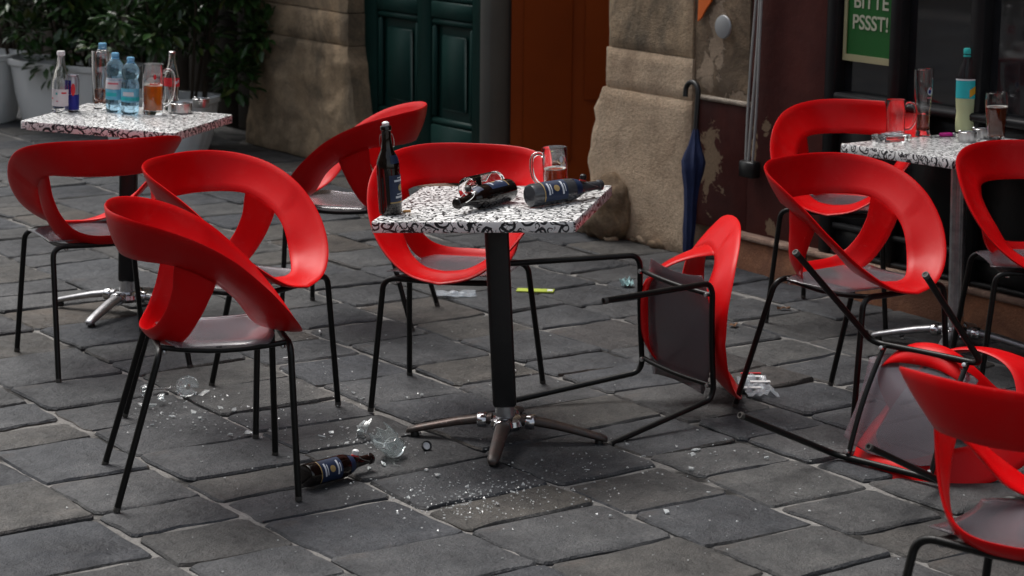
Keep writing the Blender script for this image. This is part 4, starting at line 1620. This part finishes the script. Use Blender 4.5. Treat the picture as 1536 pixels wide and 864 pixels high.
ashtray('steel ashtray between the lemonade bottle and the pint glass', stand(TM3, 1471, 208, 0), .030, .036)
b = thing('lighter', 'pink plastic lighter lying on the lemonade table', 'lighter', stand(TM3, 1421, 205, radians(8)))
put('lighter_body', box('lighter_body', -.030, .018, -.0115, .0115, .0005, .0145, .005), 'pink_plastic', b)
put('lighter_head', box('lighter_head', .0185, .032, -.010, .010, .001, .0135, .003), 'steel', b)

# ------------------------------------------------------------------ litter on the ground
def ground_m(px, py, rz=0, z=.004):
    p = gpt(px, py)
    return Matrix.Translation((p.x, p.y, z)) @ Matrix.Rotation(rz, 4, 'Z')

# swing-top bottle lying at the chair leg
p = gpt(462, 737)
dv = Vector((cos(radians(47)), sin(radians(47)), 0))
x_ = Vector((0, 0, 1)).cross(dv).normalized()
mm = Matrix((x_, dv.cross(x_), dv)).transposed().to_4x4()
mm.translation = p + Vector((-.012, .02, .038))
b = swing_bottle('brown beer bottle with blue label lying on the paving by a chair leg', mm, 'amber_glass', radians(158))
for o_ in b.children:
    if o_.name.startswith('stopper'):
        o_.data.materials.clear()
        o_.data.materials.append(MATS['white_plastic'])

def glass_fragment(name, label, M_, R, H, a0, a1, seed):
    """curved piece of a broken glass with jagged rim and thick base"""
    r_ = random.Random(seed)
    V, F = [], []
    n_ = 22
    prof = [(R * .2, .0), (R * .92, 0), (R, .006)]
    for i in range(n_ + 1):
        a = radians(a0 + (a1 - a0) * i / n_)
        top_ = H * (.35 + .65 * abs(noise.noise(Vector((i * .45, seed, 0)))) + .2 * r_.random())
        for (rr, z) in prof + [(R * 1.02, top_ * .55), (R * 1.03, top_), (R * 1.03 - .003, top_), (R * 1.02 - .003, top_ * .55), (R - .004, .014), (R * .3, .011)]:
            V.append((rr * cos(a), rr * sin(a), z))
    K_ = len(prof) + 6
    for i in range(n_):
        for j in range(K_):
            j2 = (j + 1) % K_
            F.append((i * K_ + j, (i + 1) * K_ + j, (i + 1) * K_ + j2, i * K_ + j2))
    F.append(tuple(range(K_)))
    F.append(tuple(n_ * K_ + k for k in range(K_))[::-1])
    o_ = put(name, smooth_by_angle(fix_normals(mesh_from(name, V, F)), 35), 'tumbler_glass', None, M_)
    tag(o_, label, 'broken glass', 'large pieces of broken glass')
    return o_

glass_fragment('glass_fragment', 'broken mug bottom lying beside the bronze table foot', ground_m(592, 684, .2, .026) @ Matrix.Rotation(radians(50), 4, 'X') @ Matrix.Rotation(radians(-28), 4, 'Y'), .036, .15, 0, 360, 2.3)
glass_fragment('glass_fragment', 'curved piece of clear glass beyond the broken mug bottom', ground_m(548, 657, 1.2, .010) @ Matrix.Rotation(radians(70), 4, 'Y'), .034, .05, 20, 200, 5.1)
glass_fragment('glass_fragment', 'round foot of a broken stemmed glass under the chair', ground_m(282, 592, 0, .024) @ Matrix.Rotation(radians(60), 4, 'X'), .036, .022, 0, 330, 7.7)
glass_fragment('glass_fragment', 'glittering lump of broken glass between the chair legs', ground_m(214, 597, .6, .018) @ Matrix.Rotation(radians(80), 4, 'Y'), .022, .03, 0, 220, 9.4)
glass_fragment('glass_fragment', 'bright curved glass sliver beside the glittering lump', ground_m(238, 606, 2.0, .012) @ Matrix.Rotation(radians(85), 4, 'X'), .02, .03, 30, 170, 3.9)
o = put('broken_glass_rod', tube('glass_stem', catmull([(-.05, 0, .007), (0, .002, .006), (.05, 0, .008)], 4), .0042, 8), 'clear_glass', None, ground_m(252, 587, .28, .004))
tag(o, 'thin clear stem of a broken glass on the paving under the chair', 'broken glass')
o = put('glass_sliver', box('glass_sliver', -.010, .010, -.024, .024, 0, .006, .0015), 'shard_glass', None, ground_m(306, 593, -.45, .004) @ Matrix.Rotation(.18, 4, 'X'))
tag(o, 'flat white rectangular glass sliver on the paving under the chair', 'broken glass')
b = thing('crown_stopper', 'dark bottle top with pale underside lying by the bronze table foot', 'bottle cap', ground_m(638, 676, .5, .013))
put('cap_shell', lathe('cap_shell', [(0, 0), (.013, 0), (.0155, .004), (.0155, .013), (.013, .014), (.0125, .006), (0, .005)], 18), 'black_plastic', b, Matrix.Rotation(radians(62), 4, 'X'))
put('cap_liner', lathe('cap_liner', [(0, .0065), (.0115, .0065), (.0115, .009), (0, .010)], 16), 'white_plastic', b, Matrix.Rotation(radians(62), 4, 'X'))

def crumple(name, label, cat, M_, w, d, h_, mat, seed, n=9, group=None):
    V, F = [], []
    for j in range(n):
        for i in range(n):
            x, y = (i / (n - 1) - .5) * w, (j / (n - 1) - .5) * d
            V.append((x + w * .08 * noise.noise(Vector((i * .6, j * .6, seed))), y + d * .08 * noise.noise(Vector((i * .6, seed, j * .6))),
                      .003 + h_ * abs(noise.noise(Vector((i * .55 + seed, j * .55, 1.7)))) * 1.6))
    for j in range(n - 1):
        for i in range(n - 1):
            q = j * n + i
            F.append((q, q + 1, q + n + 1, q + n))
    me = mesh_from(name, V, F)
    o_ = put(name, me, mat, None, M_)
    sm = o_.modifiers.new('thickness', 'SOLIDIFY')
    sm.thickness = .0008
    tag(o_, label, cat, group)
    return o_

b = thing('paper_packet', 'flat lime green paper packet lying behind the table column', 'packet', ground_m(803, 438, -.10, .003))
put('packet_body', box('packet_body', -.075, .075, -.028, .028, .0, .006, .002), 'paper_lime', b)
put('white_patch', box('white_patch', .048, .07, -.018, .012, .0062, .0072), 'paper_white', b)
crumple('cellophane_wrapper', 'clear crumpled wrapper lying behind the table column', 'wrapper', ground_m(682, 444, .1, .002), .16, .10, .012, 'cellophane', 2.2)
crumple('crumpled_tissue', 'crumpled white and teal tissue behind the toppled chair', 'tissue', ground_m(940, 430, .2, .002), .045, .06, .03, 'tissue_teal', 4.4)
crumple('cigarette_wrapper', 'silvery striped wrapper lying between the toppled and upright chairs', 'wrapper', ground_m(1135, 585, .1, .002), .10, .22, .022, 'cellophane', 6.1)
for q, (px, py) in enumerate(((1128, 572), (1140, 580), (1130, 589))):
    o = put('paper_strip', box('paper_strip', -.034, .034, -.008, .008, 0, .003), 'paper_white', None, ground_m(px, py, .05 * q, .016) @ Matrix.Rotation(.1, 4, 'X'))
    tag(o, 'pale paper strip on the silvery wrapper between the chairs', 'paper', 'paper strips on the wrapper')
o = put('paper_strip', box('paper_strip', -.035, .035, -.005, .005, 0, .003), 'print_red', None, ground_m(1126, 563, .05, .006))
tag(o, 'dark red paper strip at the top of the silvery wrapper', 'paper')
for q, (px, py) in enumerate(((1175, 465), (1100, 490), (1320, 455), (1090, 408))):
    crumple('dry_leaf', 'dry brown leaf lying on the dark paving', 'leaf', ground_m(px, py, q * 1.3, .002), random.uniform(.04, .065), random.uniform(.02, .035), .012, 'dry_leaf', q * 1.7, 5, 'dry leaves on the paving')
for q, (px, py) in enumerate(((1343, 456), (770, 560), (480, 500), (1070, 520), (430, 540))):
    o = put('cigarette_butt', tube('cigarette_butt', [(-.013, 0, .004), (.013, 0, .004)], .0038, 8), 'paper_white', None, ground_m(px, py, q * .9, .003))
    tag(o, 'white cigarette butt trodden on the paving', 'cigarette', 'cigarette butts on the paving')
o = put('blue_lid', lathe('blue_lid', [(0, 0), (.016, 0), (.016, .012), (.014, .014), (0, .014)], 18), 'cap_blue', None, ground_m(1484, 694, 0, .003))
tag(o, 'small blue bottle lid on the paving beside the overturned chair', 'lid')

# larger shards, each a thing
r_ = random.Random(12)
def shard(px, py, sz, k):
    a0 = r_.uniform(0, 6.28)
    n_ = r_.choice((3, 4, 4, 5))
    P_ = []
    for q in range(n_):
        a = a0 + 2 * pi * q / n_ + r_.uniform(-.45, .45)
        P_.append((sz * r_.uniform(.45, 1.25) * cos(a), sz * r_.uniform(.3, .8) * sin(a)))
    th_ = r_.uniform(.0025, .004)
    bend = r_.uniform(-6, 12)
    V_ = [(x, y, bend * x * x + abs(y) * .2) for x, y in P_] + [(x * .93, y * .93, th_ + bend * x * x + abs(y) * .2) for x, y in P_]
    F_ = [tuple(range(n_))[::-1], tuple(range(n_, 2 * n_))] + [(q, (q + 1) % n_, (q + 1) % n_ + n_, q + n_) for q in range(n_)]
    o_ = put('glass_shard', fix_normals(mesh_from('glass_shard', V_, F_)), 'shard_glass', None,
             ground_m(px, py, r_.uniform(0, 6), .005) @ Matrix.Rotation(r_.uniform(-.15, .7), 4, 'X'))
    tag(o_, 'jagged clear glass shard among the crumbs on the paving', 'broken glass', 'jagged glass shards on the paving')
for px, py, sz in ((213, 610, .022), (228, 612, .018), (258, 628, .016), (290, 622, .02), (300, 630, .014), (330, 615, .014), (350, 618, .016), (345, 655, .014), (372, 652, .016), (228, 640, .012),
                   (480, 657, .016), (497, 652, .014), (520, 668, .014), (540, 645, .018), (563, 668, .016), (575, 700, .018), (553, 705, .014), (655, 716, .016), (640, 708, .012), (612, 750, .012), (530, 592, .012),
                   (545, 600, .012), (1044, 678, .018), (1038, 684, .016), (880, 708, .014), (720, 742, .012), (745, 758, .014), (770, 742, .012), (1150, 690, .012), (1000, 770, .012), (560, 566, .014), (440, 612, .012)):
    shard(px, py, sz, 0)

# glass crumbs: too many and too small to count
r_ = random.Random(5)
V, F = [], []
def crumb(px, py, sz):
    p = gpt(px, py)
    b0_ = len(V)
    c_ = Vector((p.x, p.y, .004))
    k = r_.choice((3, 4))
    a0 = r_.uniform(0, 6.28)
    tl = r_.uniform(-.5, .9)
    base_ = []
    for q in range(k):
        a = a0 + 2 * pi * q / k + r_.uniform(-.4, .4)
        rr = sz * r_.uniform(.5, 1.2)
        base_.append(c_ + Vector((rr * cos(a), rr * sin(a), max(0, rr * sin(a) * tl))))
    for v in base_:
        V.append(v)
    for v in base_:
        V.append(v + Vector((0, 0, sz * .5)))
    F.append(tuple(range(b0_ + k, b0_ + 2 * k)))
    for q in range(k):
        q2 = (q + 1) % k
        F.append((b0_ + q, b0_ + q2, b0_ + k + q2, b0_ + k + q))
for cx_, cy_, sx_, sy_, n_, sz in ((560, 665, 45, 16, 90, .0045), (650, 745, 90, 24, 170, .0040), (760, 750, 90, 30, 240, .0032), (700, 765, 30, 10, 60, .0035), (270, 605, 60, 22, 110, .0045), (345, 640, 60, 22, 50, .004), (220, 640, 40, 14, 20, .0045),
                                   (880, 700, 120, 40, 80, .0035), (480, 620, 110, 60, 90, .0040), (620, 580, 160, 60, 60, .004), (960, 730, 200, 60, 70, .0035), (1030, 690, 50, 14, 14, .006), (1150, 660, 140, 60, 50, .004),
                                   (380, 720, 200, 80, 50, .004), (1280, 760, 160, 60, 30, .004), (700, 820, 400, 40, 40, .004), (780, 560, 200, 90, 50, .004), (1440, 640, 60, 20, 8, .005)):
    for q in range(int(n_ * .8)):
        x, y = r_.gauss(cx_, sx_ * .7), r_.gauss(cy_, sy_ * .7)
        if y > 420:
            crumb(x, min(y, 900), sz * r_.uniform(.4, 1.25) * (1.8 if r_.random() < .06 else 1))
o = put('glass_crumbs', mesh_from('glass_crumbs', V, F), 'shard_glass')
o['kind'] = 'stuff'
o['label'] = 'scattered crumbs of broken glass on the paving'
o['category'] = 'broken glass'
